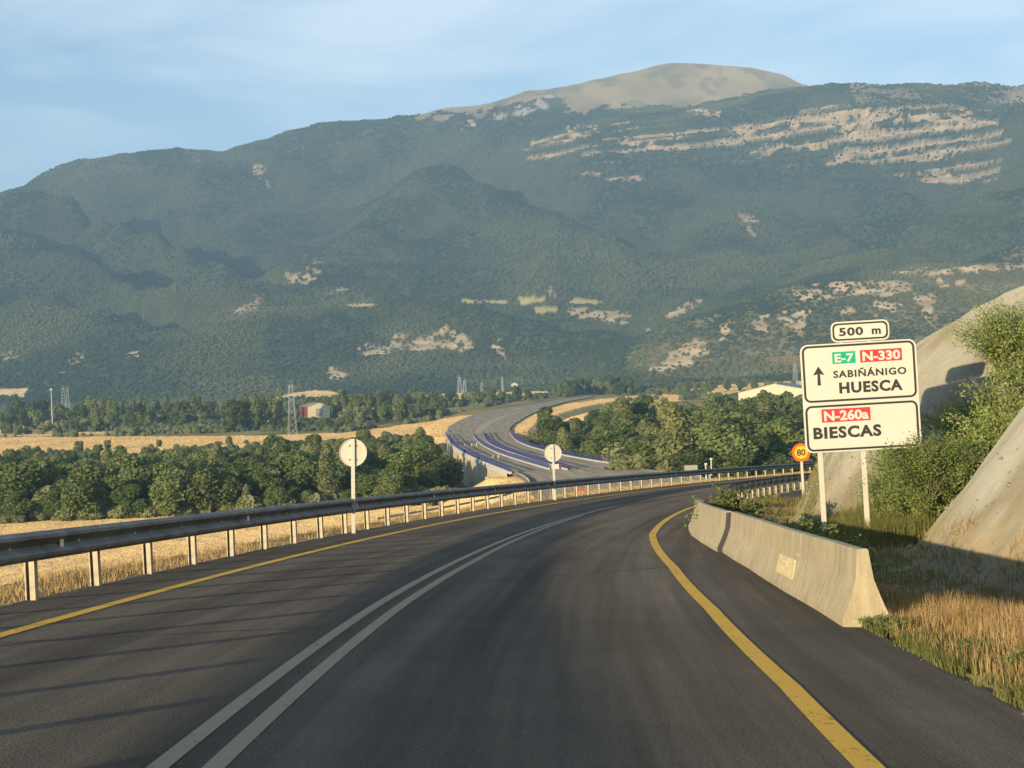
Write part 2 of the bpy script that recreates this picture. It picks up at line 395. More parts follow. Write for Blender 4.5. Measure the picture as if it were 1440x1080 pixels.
def h_right(te, y, x):
    """height above the road surface of the ground te metres beyond the right pavement edge"""
    gul = np.exp(-((y - 32.5) / 3.6) ** 2)
    farw = 1 / (1 + np.exp(-(y - 36.5) / 1.0))
    base = 2.95 + 2.5 * gul - 0.35 * farw
    q = np.maximum(te - base, 0)
    near = 1.32 * q - np.maximum(q - 6, 0) * 0.7
    far = 6.8 * (1 - np.exp(-q / 2.8))
    h = near * (1 - farw) + far * farw
    h = h * (1 - 0.55 * gul)
    ditch = -0.28 * np.exp(-((te - 2.1) / 0.8) ** 2)
    mound = 0.16 * np.exp(-((te - 1.6) / 1.1) ** 2) / (1 + np.exp((y - 14.2) / 0.6))
    berm = 0.35 * np.exp(-((te - 2.0) / 1.2) ** 2) / (1 + np.exp(-(y - 42) / 2))
    rough = np.clip(te / 0.8, 0, 1)
    rock = np.clip(q / 1.0, 0, 1)
    nn = 0.07 * fbm(x * 1.5, y * 1.5, 4, 31) * rough + rock * (0.45 * fbm(x * 0.22, y * 0.22, 3, 33) + 0.16 * (ridged(y * 0.45 + x * 0.1, te * 0.12, 3, 35) - 0.5) + 0.07 * fbm(x * 2.2, y * 2.2, 3, 39) + 0.09 * (ridged(y * 1.5 + 0.25 * x, te * 0.22, 3, 37) - .5))
    return h + ditch + mound + berm + nn, rock
def z_right(s, t, x, y):
    te = t - off_edge(s); h, rock = h_right(te, y, x)
    z = rz_(x, y) - 0.06 * np.clip(1 - te / 0.5, 0, 1) + h
    rockc = np.array([0.245, 0.238, 0.205]); warm = np.array([0.25, 0.235, 0.19]); dry = np.array([0.27, 0.21, 0.125]); soil = np.array([0.17, 0.145, 0.105]); grn = np.array([0.12, 0.13, 0.05])
    w = np.clip(fbm(x * .5, y * .5, 4, 41) * 1.6 + 0.25, 0, 1)[..., None] * 0.7
    w = np.clip(w * .8 + np.clip(1 - (te[..., None] - 3) / 2.2, 0, 1) * 0.25, 0, 1)
    rc = (rockc + (warm - rockc) * w) * (1 + 0.35 * fbm(y * 1.6 + x * .2, te * .35, 3, 49))[..., None]
    veg = np.clip(4 * (fbm(x * 1.1, y * 1.1, 3, 51) - .12), 0, 1)[..., None] * .6; rc = rc * (1 - veg) + np.array([0.16, 0.13, 0.07]) * veg
    k = np.clip(0.5 + 1.8 * fbm(x * 1.3, y * 1.3, 3, 43), 0, 1)[..., None]
    gc = dry * (1 - k) + soil * k; g = np.clip(fbm(x * .6, y * .6, 3, 45) * 3 + 0.2, 0, 1)[..., None] * 0.6; gc = gc * (1 - g) + grn * g
    r = np.clip(rock * 1.4 - 0.25 + 0.5 * fbm(x, y, 3, 47), 0, 1)[..., None]
    return z, gc * (1 - r) + rc * r
def grid_right():
    S_ = np.arange(-38, 200, 0.4); te = np.concatenate([np.arange(-0.12, 6, 0.2), np.arange(6, 14, 0.35), np.geomspace(14, 45, 14)])
    ss, ee = np.meshgrid(S_, te, indexing='ij'); tt = ee + off_edge(ss); x, y = st(ss, tt); z, c = z_right(ss, tt, x, y)
    V = np.stack([x, y, z], -1).reshape(-1, 3); n, m = ss.shape
    i, j = np.meshgrid(np.arange(n - 1), np.arange(m - 1), indexing='ij'); a = (i * m + j).ravel()
    me = mesh_np('rock_cutting', V, np.stack([a, a + 1, a + m + 1, a + m], -1)); color_attr(me, 'Col', c.reshape(-1, 3))
    return link('rock_cutting', me, M['cutting'])
M['cutting'] = attr_ground('cutting', ((1.6, 0.25, 0.2), (12.0, 0.5, 0.03)), (5.0, 0.22))
tag(grid_right(), kind='structure')
def ground_right(x, y):
    """ground height at a point right of the road"""
    # invert (x,y)->(s,t)
    cx, cy = -5.07 + math.cos(H0) / KAP, 16.6 - math.sin(H0) / KAP
    dx, dy = x - cx, y - cy; R = np.hypot(dx, dy); h = np.arctan2(dy, -dx); s = (h - H0) / KAP; t = 1 / KAP - R
    h_, _ = h_right(t - off_edge(s), y, x); return rz_(x, y) + h_
def to_st(x, y):
    cx, cy = -5.07 + math.cos(H0) / KAP, 16.6 - math.sin(H0) / KAP
    dx, dy = x - cx, y - cy; return (np.arctan2(dy, -dx) - H0) / KAP, 1 / KAP - np.hypot(dx, dy)

# ================================================================== VALLEY AND MOUNTAIN
MW = {  # motorway edge lines as photographed (column, row) with the carriageway 17 m below the camera
 'L0': [(832, 555.5), (800, 560.5), (760, 566.7), (705.5, 574.5), (684.5, 579), (661, 584.5), (642, 593), (630, 600), (626.7, 612), (635.5, 625.5), (644.4, 633), (662, 642.8), (689, 654.4), (722, 666), (744, 678), (748, 690), (756, 712)],
 'L1': [(832, 556.8), (800, 562.3), (770, 569), (740, 576), (705.5, 584.4), (686.7, 590), (672, 599), (666.7, 605.5), (665, 613.3), (677.8, 626.7), (700, 637.8), (729, 647.8), (760, 656.7), (791, 666), (830, 676), (880, 690), (930, 712)],
 'R0': [(832, 556.9), (800, 562.5), (770, 569.3), (745, 575.5), (718, 583.5), (700, 590), (685, 599), (679.5, 605.5), (679, 611), (683, 619), (691, 626.5), (705.5, 632.5), (725.5, 639.5), (745, 646), (790, 658), (839.6, 676), (890, 684), (960, 705)],
 'R1': [(832, 558.3), (793, 565.5), (768, 573), (745, 583), (733, 590), (720, 597.8), (716.7, 604.4), (717.8, 609.5), (724.4, 619), (739, 626.7), (760, 633), (800, 642.5), (858, 652.5), (905, 658.5), (955, 665.8), (1000, 672), (1060, 682)]}
def mw_z(D): return np.interp(D, [0, 620, 1500], [-17.0, -17.0, -8.0])
def mw_point(px, py):
    a, b = ray(px, py); D = -17.0 / b
    for _ in range(60): D = 0.5 * D + 0.5 * (mw_z(D) / b)
    return np.array([a * D, D, float(mw_z(D))])
def resample(Pts, n):
    Pts = np.asarray(Pts); d = np.r_[0, np.cumsum(np.linalg.norm(np.diff(Pts[:, :2], axis=0), axis=1))]; q = np.linspace(0, d[-1], n)
    R = np.stack([np.interp(q, d, Pts[:, k]) for k in range(3)], -1)
    for _ in range(6): R[1:-1] = 0.25 * R[:-2] + 0.5 * R[1:-1] + 0.25 * R[2:]
    return R
NM = 110
MWP = {k: resample([mw_point(*q) for q in v], NM) for k, v in MW.items()}
# ridges and slopes of the mountain: (column, row, distance)
LN = [
 [(-420, 395, 4500), (-150, 330, 4700), (0, 268, 4950), (60, 239, 5150), (120, 221, 5300), (190, 220, 5400), (265, 214, 5550), (310, 220, 5600), (380, 198, 5700), (460, 176, 5750), (540, 174, 5800), (600, 160, 5850), (680, 148, 5900), (740, 128, 6000), (800, 121, 6100), (870, 104, 6200), (945, 88, 6300), (1000, 93, 6300), (1060, 101, 6200), (1110, 112, 6100), (1150, 129, 6000)],
 [(1145, 128, 5400), (1200, 124, 5300), (1280, 119, 5200), (1360, 119, 5100), (1440, 121, 5000), (1600, 125, 5000), (1900, 150, 5000)],
 [(812, 162, 5600), (872, 148, 5650), (960, 150, 5650), (1100, 139, 5600)],
 [(800, 190, 5050), (900, 188, 5000), (1010, 186, 4950), (1090, 168, 4850), (1160, 158, 4800), (1280, 154, 4700), (1400, 158, 4700)],
 [(760, 225, 4950), (850, 220, 4850), (1000, 222, 4800), (1170, 224, 4600), (1300, 245, 4450), (1370, 250, 4400)],
 [(1440, 165, 4500), (1440, 238, 3900), (1365, 291, 3600), (1277, 326, 3400), (1199, 369, 3100)],
 [(1440, 262, 4200), (1382, 277, 4050), (1312, 288, 3950), (1206, 319, 3700), (1118, 372, 3350)],
 [(611, 229, 4600), (646, 232, 4500), (700, 262, 4300), (760, 285, 4150), (810, 305, 4000), (854, 324, 3850), (900, 350, 3650)],
 [(900, 240, 4750), (930, 252, 4650), (980, 290, 4250), (1040, 345, 3700), (1110, 372, 3350)],
 [(611, 229, 4600), (640, 290, 4150), (680, 350, 3750), (720, 395, 3450), (750, 412, 3250)],
 [(611, 229, 4600), (569, 254, 4400), (484, 320, 3900), (400, 363, 3500), (327, 423, 3100), (260, 465, 2850), (180, 500, 2620)],
 [(560, 330, 4050), (520, 390, 3500), (480, 440, 3050)],
 [(0, 294, 4420), (60, 280, 4380), (102, 275, 4300), (141, 303, 4100), (211, 326, 3900), (299, 360, 3700), (356, 396, 3500), (378, 412, 3400)],
 [(-100, 300, 4100), (0, 319, 3900), (53, 331, 3800), (116, 353, 3600), (176, 386, 3400), (243, 400, 3250), (268, 410, 3180)],
 [(-60, 424, 3200), (40, 420, 3200), (99, 419, 3150), (158, 434, 3000), (197, 451, 2850), (243, 469, 2720)],
 [(470, 420, 2980), (550, 423, 2920), (638, 423, 2900), (698, 426, 2860), (748, 440, 2800), (797, 460, 2760), (850, 463, 2720), (890, 484, 2650)],
 [(880, 512, 2300), (905, 490, 2350), (950, 455, 2480), (1000, 435, 2550), (1090, 400, 2620), (1140, 388, 2650), (1230, 372, 2700), (1340, 362, 2750), (1440, 347, 2780), (1650, 320, 2850)],
]
PT = [(218, 294, 4600), (299, 331, 4370), (350, 350, 4190), (240, 260, 4930), (400, 280, 4950), (480, 250, 5050), (569, 235, 5150), (450, 330, 4500), (700, 200, 5300), (760, 190, 5300), (650, 195, 5350),
 (50, 298, 4230), (150, 338, 3970), (230, 368, 3770), (300, 400, 3520), (0, 470, 2850), (50, 490, 2700), (100, 505, 2600), (-200, 480, 2800), (200, 492, 2560),
 (850, 270, 4600), (900, 300, 4300), (850, 300, 4350), (1000, 270, 4500), (1050, 300, 4300), (1150, 270, 4350), (1250, 270, 4250), (800, 350, 3700), (900, 400, 3300), (1000, 400, 3250), (1080, 392, 3150),
 (600, 400, 3400), (660, 415, 3250), (740, 424, 3250), (800, 430, 3200), (860, 440, 3120), (920, 445, 3050), (540, 480, 2720), (620, 475, 2740), (760, 500, 2600), (430, 490, 2600), (500, 515, 2520),
 (1000, 480, 2300), (1100, 450, 2350), (1200, 440, 2380), (1350, 430, 2380), (1440, 420, 2350), (1150, 490, 2180), (1300, 480, 2180), (1600, 400, 2400)]
HID = [(380, 402, 3720), (520, 332, 4320), (440, 368, 4080), (400, 388, 3800), (350, 428, 3450), (590, 270, 4750), (560, 436, 3080), (680, 436, 3030), (960, 470, 2750), (1060, 425, 2900), (1180, 402, 2950), (1350, 385, 3050), (480, 432, 3120)]
FOOT = [(-420, 562), (-200, 558), (0, 555), (130, 554), (250, 553), (400, 549), (520, 548), (650, 545), (780, 541), (880, 536), (950, 530), (1050, 524), (1130, 518), (1250, 512), (1440, 505), (1800, 490)]
pts = []
for L in LN:
    for a, b in zip(L[:-1], L[1:]):
        n = max(1, int(math.hypot(a[0] - b[0], a[1] - b[1]) / 34))
        for k in range(n):
            f = k / n; pts.append(P(*(a[i] + (b[i] - a[i]) * f for i in range(3))))
    pts.append(P(*L[-1]))
pts += [P(*q) for q in PT + HID]
# the ground falls away behind the skyline
for L in LN[:2]:
    for q in L:
        x, y, z = P(*q)
        for dd, dz in ((350, 45), (900, 190)): pts.append((x * (y + dd) / y, y + dd, z - dz))
# side valleys behind the spurs
for li, i0, dd, dz in ((12, 1, 260, 118), (13, 1, 215, 92), (14, 2, 185, 72), (7, 1, 220, 80), (15, 4, 170, 62), (6, 1, 150, 28), (5, 2, 150, 28)):
    L = LN[li]
    for a, b in zip(L[i0:-1], L[i0 + 1:]):
        for k in range(3):
            f = k / 3; x, y, z = P(*(a[i] + (b[i] - a[i]) * f for i in range(3))); pts.append((x * (y + dd) / y + dd * .2, y + dd, z - dz))
pts += [P(a, b, 2330 if a < 850 else 2030) for a, b in FOOT]
for px in range(-500, 2000, 200):
    pts += [P(px, 300, 9000)[:2] + (500,), P(px, 300, 7600)[:2] + (900,), P(px, 540, 1500)[:2] + (-9,), P(px, 540, 1900)[:2] + (0,)]
pts = np.array(pts); xy = pts[:, :2] / 1000.0
_, ui = np.unique(np.round(xy, 3), axis=0, return_index=True); pts, xy = pts[ui], xy[ui]
Dm = np.linalg.norm(xy[:, None] - xy[None], axis=-1); n = len(xy)
A = np.zeros((n + 3, n + 3)); A[:n, :n] = -np.sqrt(Dm ** 2 + 0.015 ** 2) + np.eye(n) * 0.0015; A[:n, n] = 1; A[:n, n + 1:] = xy; A[n, :n] = 1; A[n + 1:, :n] = xy.T
W = np.linalg.solve(A, np.r_[pts[:, 2], 0, 0, 0])
def rbf(X, Y):
    q = np.stack([X.ravel(), Y.ravel()], -1) / 1000.0; out = np.empty(len(q))
    for i in range(0, len(q), 20000):
        c = q[i:i + 20000]; d = np.sqrt(((c[:, None] - xy[None]) ** 2).sum(-1) + 0.015 ** 2)
        out[i:i + 20000] = -d @ W[:n] + W[n] + c @ W[n + 1:]
    return out.reshape(X.shape)
def inpoly(px, py, poly):
    poly = np.asarray(poly, float); c = np.zeros(px.shape, bool); j = len(poly) - 1
    for i in range(len(poly)):
        xi, yi = poly[i]; xj, yj = poly[j]
        m = ((yi > py) != (yj > py)) & (px < (xj - xi) * (py - yi) / (yj - yi + 1e-12) + xi); c ^= m; j = i
    return c
# geometry of the valley floor
mwc = np.concatenate([(MWP['L0'] + MWP['R1']) / 2])
def dist_poly(X, Y, Q, wid):
    best = np.full(X.shape, 1e9); zz = np.zeros(X.shape); hw = np.zeros(X.shape)
    for (a, w0) in zip(Q[::2], wid[::2]):
        d = np.hypot(X - a[0], Y - a[1]); m = d < best; best = np.where(m, d, best); zz = np.where(m, a[2], zz); hw = np.where(m, w0, hw)
    return best, zz, hw
mww = np.linalg.norm((MWP['R1'] - MWP['L0'])[:, :2], axis=1) / 2
def floor_z(X, Y):
    z = np.interp(Y, [0, 340, 430, 560, 700, 950, 1500, 2000], [-24.2, -24.0, -26.0, -24, -21.5, -17.5, -10, 0])
    z = z + 1.2 * fbm(X / 120, Y / 160, 4, 51) * np.clip((Y - 340) / 200, 0, 1) * np.clip(Y / 900, 0.3, 1)
    # golden knoll in mid valley
    z = z + 11 * np.exp(-(((X + 245) / 60) ** 2 + ((Y - 1900) / 160) ** 2))
    m = (Y < 1650) & (np.abs(X) < 500)
    d = np.full(X.shape, 1e9); zz = np.zeros(X.shape); hw = np.zeros(X.shape)
    d[m], zz[m], hw[m] = dist_poly(X[m], Y[m], mwc, mww)
    e = np.maximum(d - hw - 3.0, 0)
    fill = zz - 0.55 - e * 0.5
    span = (Y > 318) & (Y < 612)            # the viaduct stands clear of the ground here
    fill = np.where(span, -99, fill)
    cutr = (d < hw + 4) & ~span
    z2 = np.maximum(z, fill); z2 = np.where(cutr, np.minimum(z2, zz - 0.55), z2)
    # grassy bank right of the motorway beyond the viaduct
    bank = np.exp(-(((X - 45 - (Y - 700) * 0.12) / 34) ** 2 + ((Y - 760) / 150) ** 2)) * 8.5
    z2 = np.where(d > hw + 4, z2 + bank * np.clip((d - hw - 4) / 12, 0, 1), z2)
    return z2
NC, NR = 860, 620
colpx = np.r_[np.linspace(-600, -40, 90), np.linspace(-38, 1478, NC - 180), np.linspace(1480, 2040, 90)]
Drow = np.concatenate([np.geomspace(105, 300, 50), np.geomspace(302, 2300, 220), np.geomspace(2306, 4240, 135), np.geomspace(4245, 5150, 175), np.geomspace(5160, 6600, 60), np.geomspace(6650, 9500, 40)])
PX, DD = np.meshgrid(colpx, Drow, indexing='ij')
XX = (PX - 720) / F * DD; YY = DD
zf = floor_z(XX, YY); zm = rbf(XX, YY)
wgt = np.clip((YY - 1700) / 450, 0, 1); wgt = wgt * wgt * (3 - 2 * wgt)
far = YY > 1700
amp = np.clip((zm - 25) / 180, 0, 1) * np.where(zm > 1020, np.clip(1 - (zm - 1020) / 130, 0.30, 1), 1)
det = 36 * (ridged(XX / 420 + 0.3 * fbm(XX / 300, YY / 300, 2, 61), YY / 620, 4, 63) - 0.62) + 13 * fbm(XX / 90, YY / 120, 4, 65) + 30 * fbm(XX / 700, YY / 700, 2, 67)
zm = zm + det * amp * 1.15
ZZ = zf * (1 - wgt) + zm * wgt
ppx, ppy = proj(XX, YY, ZZ)
# cliff bands: benches in the strata zone
wx = ppx + 14 * fbm(XX / 60, YY / 60, 4, 71); wy = ppy + 8 * fbm(XX / 45, YY / 45, 4, 73)
zone = inpoly(wx, wy, [(735, 205), (775, 176), (860, 168), (1010, 178), (1090, 160), (1160, 148), (1290, 146), (1400, 150), (1420, 200), (1410, 255), (1330, 258), (1180, 232), (1010, 230), (860, 228), (735, 226)]) & far
step = 26.0; q = (ZZ + 9 * fbm(XX / 160, YY / 160, 3, 75) - 0.05 * XX) / step; fr = q - np.floor(q)
ter = (np.floor(q) + np.clip((fr - 0.60) / 0.28, 0, 1) - q) * step
ZZ = np.where(zone, ZZ + ter * 0.8, ZZ)
ledge = fbm(XX / 620 + 3, (ZZ - 0.05 * XX + 12 * fbm(XX / 160, ZZ / 200, 2, 76)) / 15, 2, 77) * 1.15 + 0.30 * fbm(XX / 55, ZZ / 14, 2, 78)
rock = np.where(zone, np.clip((ledge - 0.13) * 9, 0, 1), 0.0)
ROCKS = [
 [(1012, 190), (1060, 172), (1100, 167), (1160, 160), (1200, 151), (1280, 158), (1365, 156), (1372, 168), (1300, 171), (1250, 167), (1200, 174), (1160, 173), (1120, 174), (1060, 184), (1020, 193)],
 [(1035, 214), (1100, 199), (1165, 194), (1162, 204), (1090, 211), (1040, 217)], [(1165, 216), (1190, 207), (1222, 214), (1212, 225), (1170, 223)], [(1175, 181), (1220, 171), (1268, 182), (1230, 198), (1190, 187)],
 [(1250, 217), (1340, 214), (1336, 225), (1255, 225)], [(1290, 235), (1390, 243), (1350, 255), (1300, 243)], [(790, 176), (835, 178), (838, 192), (800, 190)], [(880, 196), (925, 196), (922, 207), (885, 204)], [(970, 152), (1010, 154), (1012, 163), (978, 162)],
 [(350, 232), (372, 233), (376, 242), (370, 250), (360, 245)], [(365, 250), (372, 250), (377, 268), (371, 266)],
 [(408, 390), (425, 382), (437, 386), (434, 396), (420, 403), (408, 398)], [(436, 372), (449, 367), (451, 378), (438, 381)], [(326, 438), (345, 425), (376, 412), (385, 418), (362, 432), (335, 441)],
 [(492, 425), (525, 427), (522, 433), (490, 433)], [(460, 407), (490, 405), (490, 411), (462, 411)],
 [(488, 491), (500, 485), (540, 487), (580, 481), (590, 473), (610, 469), (620, 459), (630, 468), (660, 479), (664, 491), (640, 493), (600, 489), (560, 494), (510, 499)],
 [(545, 480), (560, 468), (572, 470), (566, 482), (548, 486)], [(687, 484), (706, 481), (709, 498), (700, 506)],
 [(0, 495), (20, 489), (24, 500), (0, 511)], [(72, 524), (95, 505), (114, 493), (113, 508), (100, 523), (80, 526)], [(170, 498), (202, 495), (200, 501), (172, 503)], [(118, 510), (155, 506), (154, 510), (118, 514)],
 [(908, 522), (950, 498), (985, 468), (1032, 450), (1022, 470), (992, 487), (975, 507), (940, 523)], [(1108, 411), (1150, 400), (1210, 394), (1292, 398), (1282, 412), (1200, 416), (1160, 423), (1120, 421)],
 [(1092, 437), (1120, 430), (1140, 438), (1130, 462), (1112, 468)], [(1285, 415), (1312, 411), (1320, 430), (1306, 446), (1290, 432)], [(1230, 420), (1262, 425), (1258, 440), (1240, 441)], [(1180, 432), (1205, 430), (1203, 446), (1184, 446)], [(1325, 392), (1362, 394), (1352, 406), (1328, 403)], [(1255, 383), (1440, 371), (1440, 376), (1300, 388)], [(1060, 445), (1085, 443), (1078, 470), (1064, 470)],
 [(800, 432), (860, 437), (892, 441), (880, 453), (830, 448), (800, 441)], [(938, 440), (985, 419), (991, 423), (950, 446)], [(770, 394), (780, 399), (785, 420), (772, 414)], [(650, 172), (668, 166), (662, 178), (650, 182)],
 [(1030, 300), (1066, 306), (1055, 333), (1052, 318)], [(455, 522), (478, 514), (480, 528), (464, 536)], [(820, 244), (845, 243), (845, 248), (822, 248)], [(856, 248), (900, 247), (900, 252), (858, 252)]]
for k, poly in enumerate(ROCKS):
    thr = 0.22 if k < 9 else 0.12
    rock = np.where(inpoly(wx + 0.5 * (wx - ppx), wy, poly) & far & (fbm(XX / 22, ZZ / 16, 3, 79) > -0.42 + thr), 1.0, rock)
bald = inpoly(wx + 16 * fbm(XX / 90, YY / 140, 4, 301), wy + 22 * fbm(XX / 70, YY / 110, 4, 303) + 3, [(560, 168), (600, 150), (740, 118), (800, 108), (870, 94), (945, 70), (1060, 90), (1148, 120), (1130, 134), (1100, 141), (960, 151), (872, 149), (815, 166), (790, 152), (745, 150), (700, 158), (650, 166)]) & far & (YY > 5450)
talus = inpoly(wx, wy, [(690, 168), (710, 152), (750, 136), (800, 139), (795, 152), (750, 156), (700, 170)]) & (YY > 5000)
plat = np.clip(1.4 * fbm(XX / 200, YY / 160, 3, 81) + 0.4, 0, 1) * (inpoly(wx, wy, [(1190, 100), (1440, 100), (1600, 110), (1600, 150), (1440, 150), (1200, 146)]) & (YY > 4600))
edge = np.clip(fbm(XX / 60, YY / 60, 3, 83) * 3 + 0.1, 0, 1) * inpoly(ppx, ppy, [(20, 230), (330, 190), (600, 150), (700, 140), (700, 172), (520, 195), (400, 215), (240, 232), (30, 262)]) * (YY > 4500) * 0.35
f2 = inpoly(wx, wy, [(870, 530), (900, 485), (950, 448), (1000, 428), (1090, 393), (1230, 366), (1440, 340), (1700, 300), (1700, 520), (1130, 520), (950, 540)]) & far & (YY < 2800)
GOLD = [
 ([(-300, 612), (0, 615), (130, 614), (360, 613), (480, 609), (600, 593), (650, 584), (664, 584), (640, 595), (627, 612), (600, 620), (560, 618), (480, 616), (400, 624), (330, 630), (200, 638), (150, 642), (60, 638), (0, 642), (-300, 650)], (0.52, 0.37, 0.17)),
 ([(-300, 604), (0, 605), (110, 606), (170, 608), (160, 613), (0, 614), (-300, 612)], (0.36, 0.31, 0.17)),
 ([(310, 568), (370, 566), (400, 554), (440, 549), (470, 551), (492, 556), (502, 560), (400, 562), (372, 568), (330, 574)], (0.56, 0.40, 0.19)),
 ([(578, 557), (640, 553), (740, 550), (776, 551), (770, 557), (700, 562), (660, 572), (640, 562), (580, 568)], (0.56, 0.40, 0.19)),
 ([(-200, 547), (0, 547), (40, 547), (36, 553), (34, 560), (0, 556), (-200, 556)], (0.56, 0.42, 0.22)),
 ([(0, 582), (20, 583), (20, 597), (0, 598)], (0.36, 0.19, 0.11)),
 ([(715, 614), (722, 596), (740, 586), (770, 576), (800, 567), (860, 560), (930, 554), (965, 556), (960, 562), (900, 574), (820, 592), (780, 602), (740, 614)], (0.47, 0.34, 0.17)),
 ([(960, 549), (1000, 542), (1100, 537), (1240, 530), (1240, 548), (1040, 556), (1000, 560)], (0.34, 0.28, 0.18)),
 ([(1068, 502), (1130, 500), (1130, 513), (1085, 514)], (0.36, 0.20, 0.12)), ([(940, 540), (1000, 537), (1000, 541), (945, 544)], (0.5, 0.4, 0.2)),
 ([(728, 418), (765, 416), (768, 427), (732, 429)], (0.36, 0.33, 0.15)), ([(750, 432), (785, 431), (786, 439), (755, 440)], (0.36, 0.33, 0.15)), ([(645, 421), (712, 423), (712, 428), (650, 426)], (0.4, 0.34, 0.18)), ([(795, 420), (840, 422), (850, 430), (800, 427)], (0.34, 0.31, 0.15)),
 ([(600, 612), (640, 600), (628, 614), (636, 630), (650, 642), (640, 650), (610, 640), (598, 625)], (0.47, 0.35, 0.18))]
wx2 = ppx + 3 * fbm(XX / 30, YY / 50, 3, 91); wy2 = ppy + 1.2 * fbm(XX / 40, YY / 80, 3, 93)
n1 = fbm(XX / 25, YY / 40, 4, 95)[..., None]
green = np.array([0.080, 0.085, 0.036]); green2 = np.array([0.15, 0.13, 0.06])
C = green + (green2 - green) * np.clip(0.5 + n1 * 1.5, 0, 1)
C = np.where(far[..., None], np.array([0.055, 0.068, 0.03]) * (1 + 0.5 * n1), C)
fields = np.zeros(PX.shape, bool)
# near stubble field below the embankment and the fill round the abutment
nf = (YY < 338 + 7 * fbm(XX / 15, YY / 200, 3, 97)) 
C = np.where(nf[..., None], np.array([0.58, 0.41, 0.19]) * (1 + 0.18 * fbm(XX / 1.4, YY / 30, 3, 99))[..., None], C); fields |= nf
for poly, colr in GOLD:
    m = inpoly(wx2, wy2, poly); fields |= m
    C = np.where(m[..., None], np.array(colr) * (1 + 0.22 * n1 + 0.12 * fbm(XX / 9, YY / 160, 2, 101)[..., None]), C)
fb = np.clip(fbm(XX / 70, YY / 70, 3, 103) * 3 + 0.2, 0, 1)[..., None]
C = np.where(f2[..., None], np.array([0.085, 0.085, 0.04]) * (1 - fb) + np.array([0.16, 0.135, 0.07]) * fb, C)
tanb = np.array([0.235, 0.20, 0.13]) * (1 + 0.45 * fbm(XX / 110, YY / 170, 5, 105))[..., None]
scr_ = np.clip(5 * (fbm(XX / 60, YY / 120, 4, 106) - 0.10), 0, 1)[..., None] * .5; tanb = tanb * (1 - scr_) + np.array([0.10, 0.105, 0.06]) * scr_
C = np.where(bald[..., None], tanb, C); C = C * (1 - plat[..., None]) + tanb * plat[..., None]; C = C * (1 - edge[..., None]) + tanb * edge[..., None]
C = np.where(talus[..., None], np.where((fbm(XX / 30, YY / 50, 3, 107) > 0)[..., None], np.array([0.30, 0.29, 0.27]), np.array([0.06, 0.07, 0.035])), C)
rc = np.array([0.36, 0.285, 0.19]) * (1 + 0.8 * fbm(XX / 30, ZZ / 5, 3, 109))[..., None] * np.where(zone, 1.12, 0.95)[..., None]
rk = rock[..., None]; C = C * (1 - rk) + rc * rk
V = np.stack([XX, YY, ZZ], -1).reshape(-1, 3); m_ = len(Drow); n_ = len(colpx)
i, j = np.meshgrid(np.arange(n_ - 1), np.arange(m_ - 1), indexing='ij'); a = (i * m_ + j).ravel()
me = mesh_np('terrain', V, np.stack([a, a + m_, a + m_ + 1, a + 1], -1)); color_attr(me, 'Col', np.clip(C, 0.01, 1).reshape(-1, 3))
M['terrain'] = attr_ground('terrain', ((0.03, 0.5, 6.0), (0.15, 0.5, 1.5)), (0.12, 0.35))
terrain = tag(link('terrain', me, M['terrain']), kind='structure')
def ground_z(X, Y): 
    """height of the terrain mesh at a point"""
    Y = np.asarray(Y, float); X = np.asarray(X, float)
    px = 720 + X / Y * F; fi = np.clip(np.interp(px, colpx, np.arange(n_)), 0, n_ - 1.001); fj = np.clip(np.interp(Y, Drow, np.arange(m_)), 0, m_ - 1.001)
    i0 = fi.astype(int); j0 = fj.astype(int); a_, b_ = fi - i0, fj - j0
    return (ZZ[i0, j0] * (1 - a_) + ZZ[i0 + 1, j0] * a_) * (1 - b_) + (ZZ[i0, j0 + 1] * (1 - a_) + ZZ[i0 + 1, j0 + 1] * a_) * b_
def at(px, D, up=0.0):
    """point of the ground straight below column px at distance D"""
    z = -20.0
    for _ in range(4): x = P(px, 0, D)[0]; b = z / D; u = ((px - 720) / F + RS * b) / RC; x = u * D; z = float(ground_z(x, D))
    return (x, D, z + up)

# ------------------------------------------------------------------ forest that covers the slopes (reads as one mass)
run = np.minimum.accumulate(ppy, axis=1); vis = ppy <= run + 9
inview = (ppx > -110) & (ppx < 1550)
dens = vis & inview & (YY > 1650) & ~fields & ~bald & (rock < 0.35 + 0.0 * rock)
cellA = np.gradient(colpx)[:, None] / F * DD * np.gradient(Drow)[None, :]
def grow(dn, spacing, seed):
    lam = np.where(dn, cellA / spacing ** 2, 0.0); rg = np.random.default_rng(seed); cnt = rg.poisson(lam)
    ii = np.repeat(np.arange(lam.size), cnt.ravel()); ci, ri = np.unravel_index(ii, lam.shape)
    px = colpx[ci] + (rg.random(len(ci)) - 0.5) * np.gradient(colpx)[ci]; D = Drow[ri] + (rg.random(len(ci)) - 0.5) * np.gradient(Drow)[ri]
    x = (px - 720) / F * D; return x, D, ground_z(x, D), ci, ri
dens |= vis & inview & (YY > 1650) & (rock >= 0.35) & ~bald
sp = np.where(rock >= 0.35, np.where(zone, 2.6, 1.9), 1.0) * np.where(YY < 3200, 6.7, 9.2) * np.where(plat > 0.4, 2.2, 1) * np.where(talus, 2.5, 1) * np.where(f2, 1.12, 1.0) * np.where(YY < 2150, 1.15, 1.0)
fx, fy, fz, fci, fri = grow(dens, sp, 3)
tone = np.clip(0.42 + 1.5 * fbm(fx / 170, fy / 230, 4, 111) + 0.5 * fbm(fx / 700, fy / 500, 2, 113) + 0.34 * (RNG.random(len(fx)) - 0.5) + 0.24 * f2[fci, fri] - 0.24 * ((fy < 2960) & (colpx[fci] > 380) & (colpx[fci] < 900)), 0, 1.2)
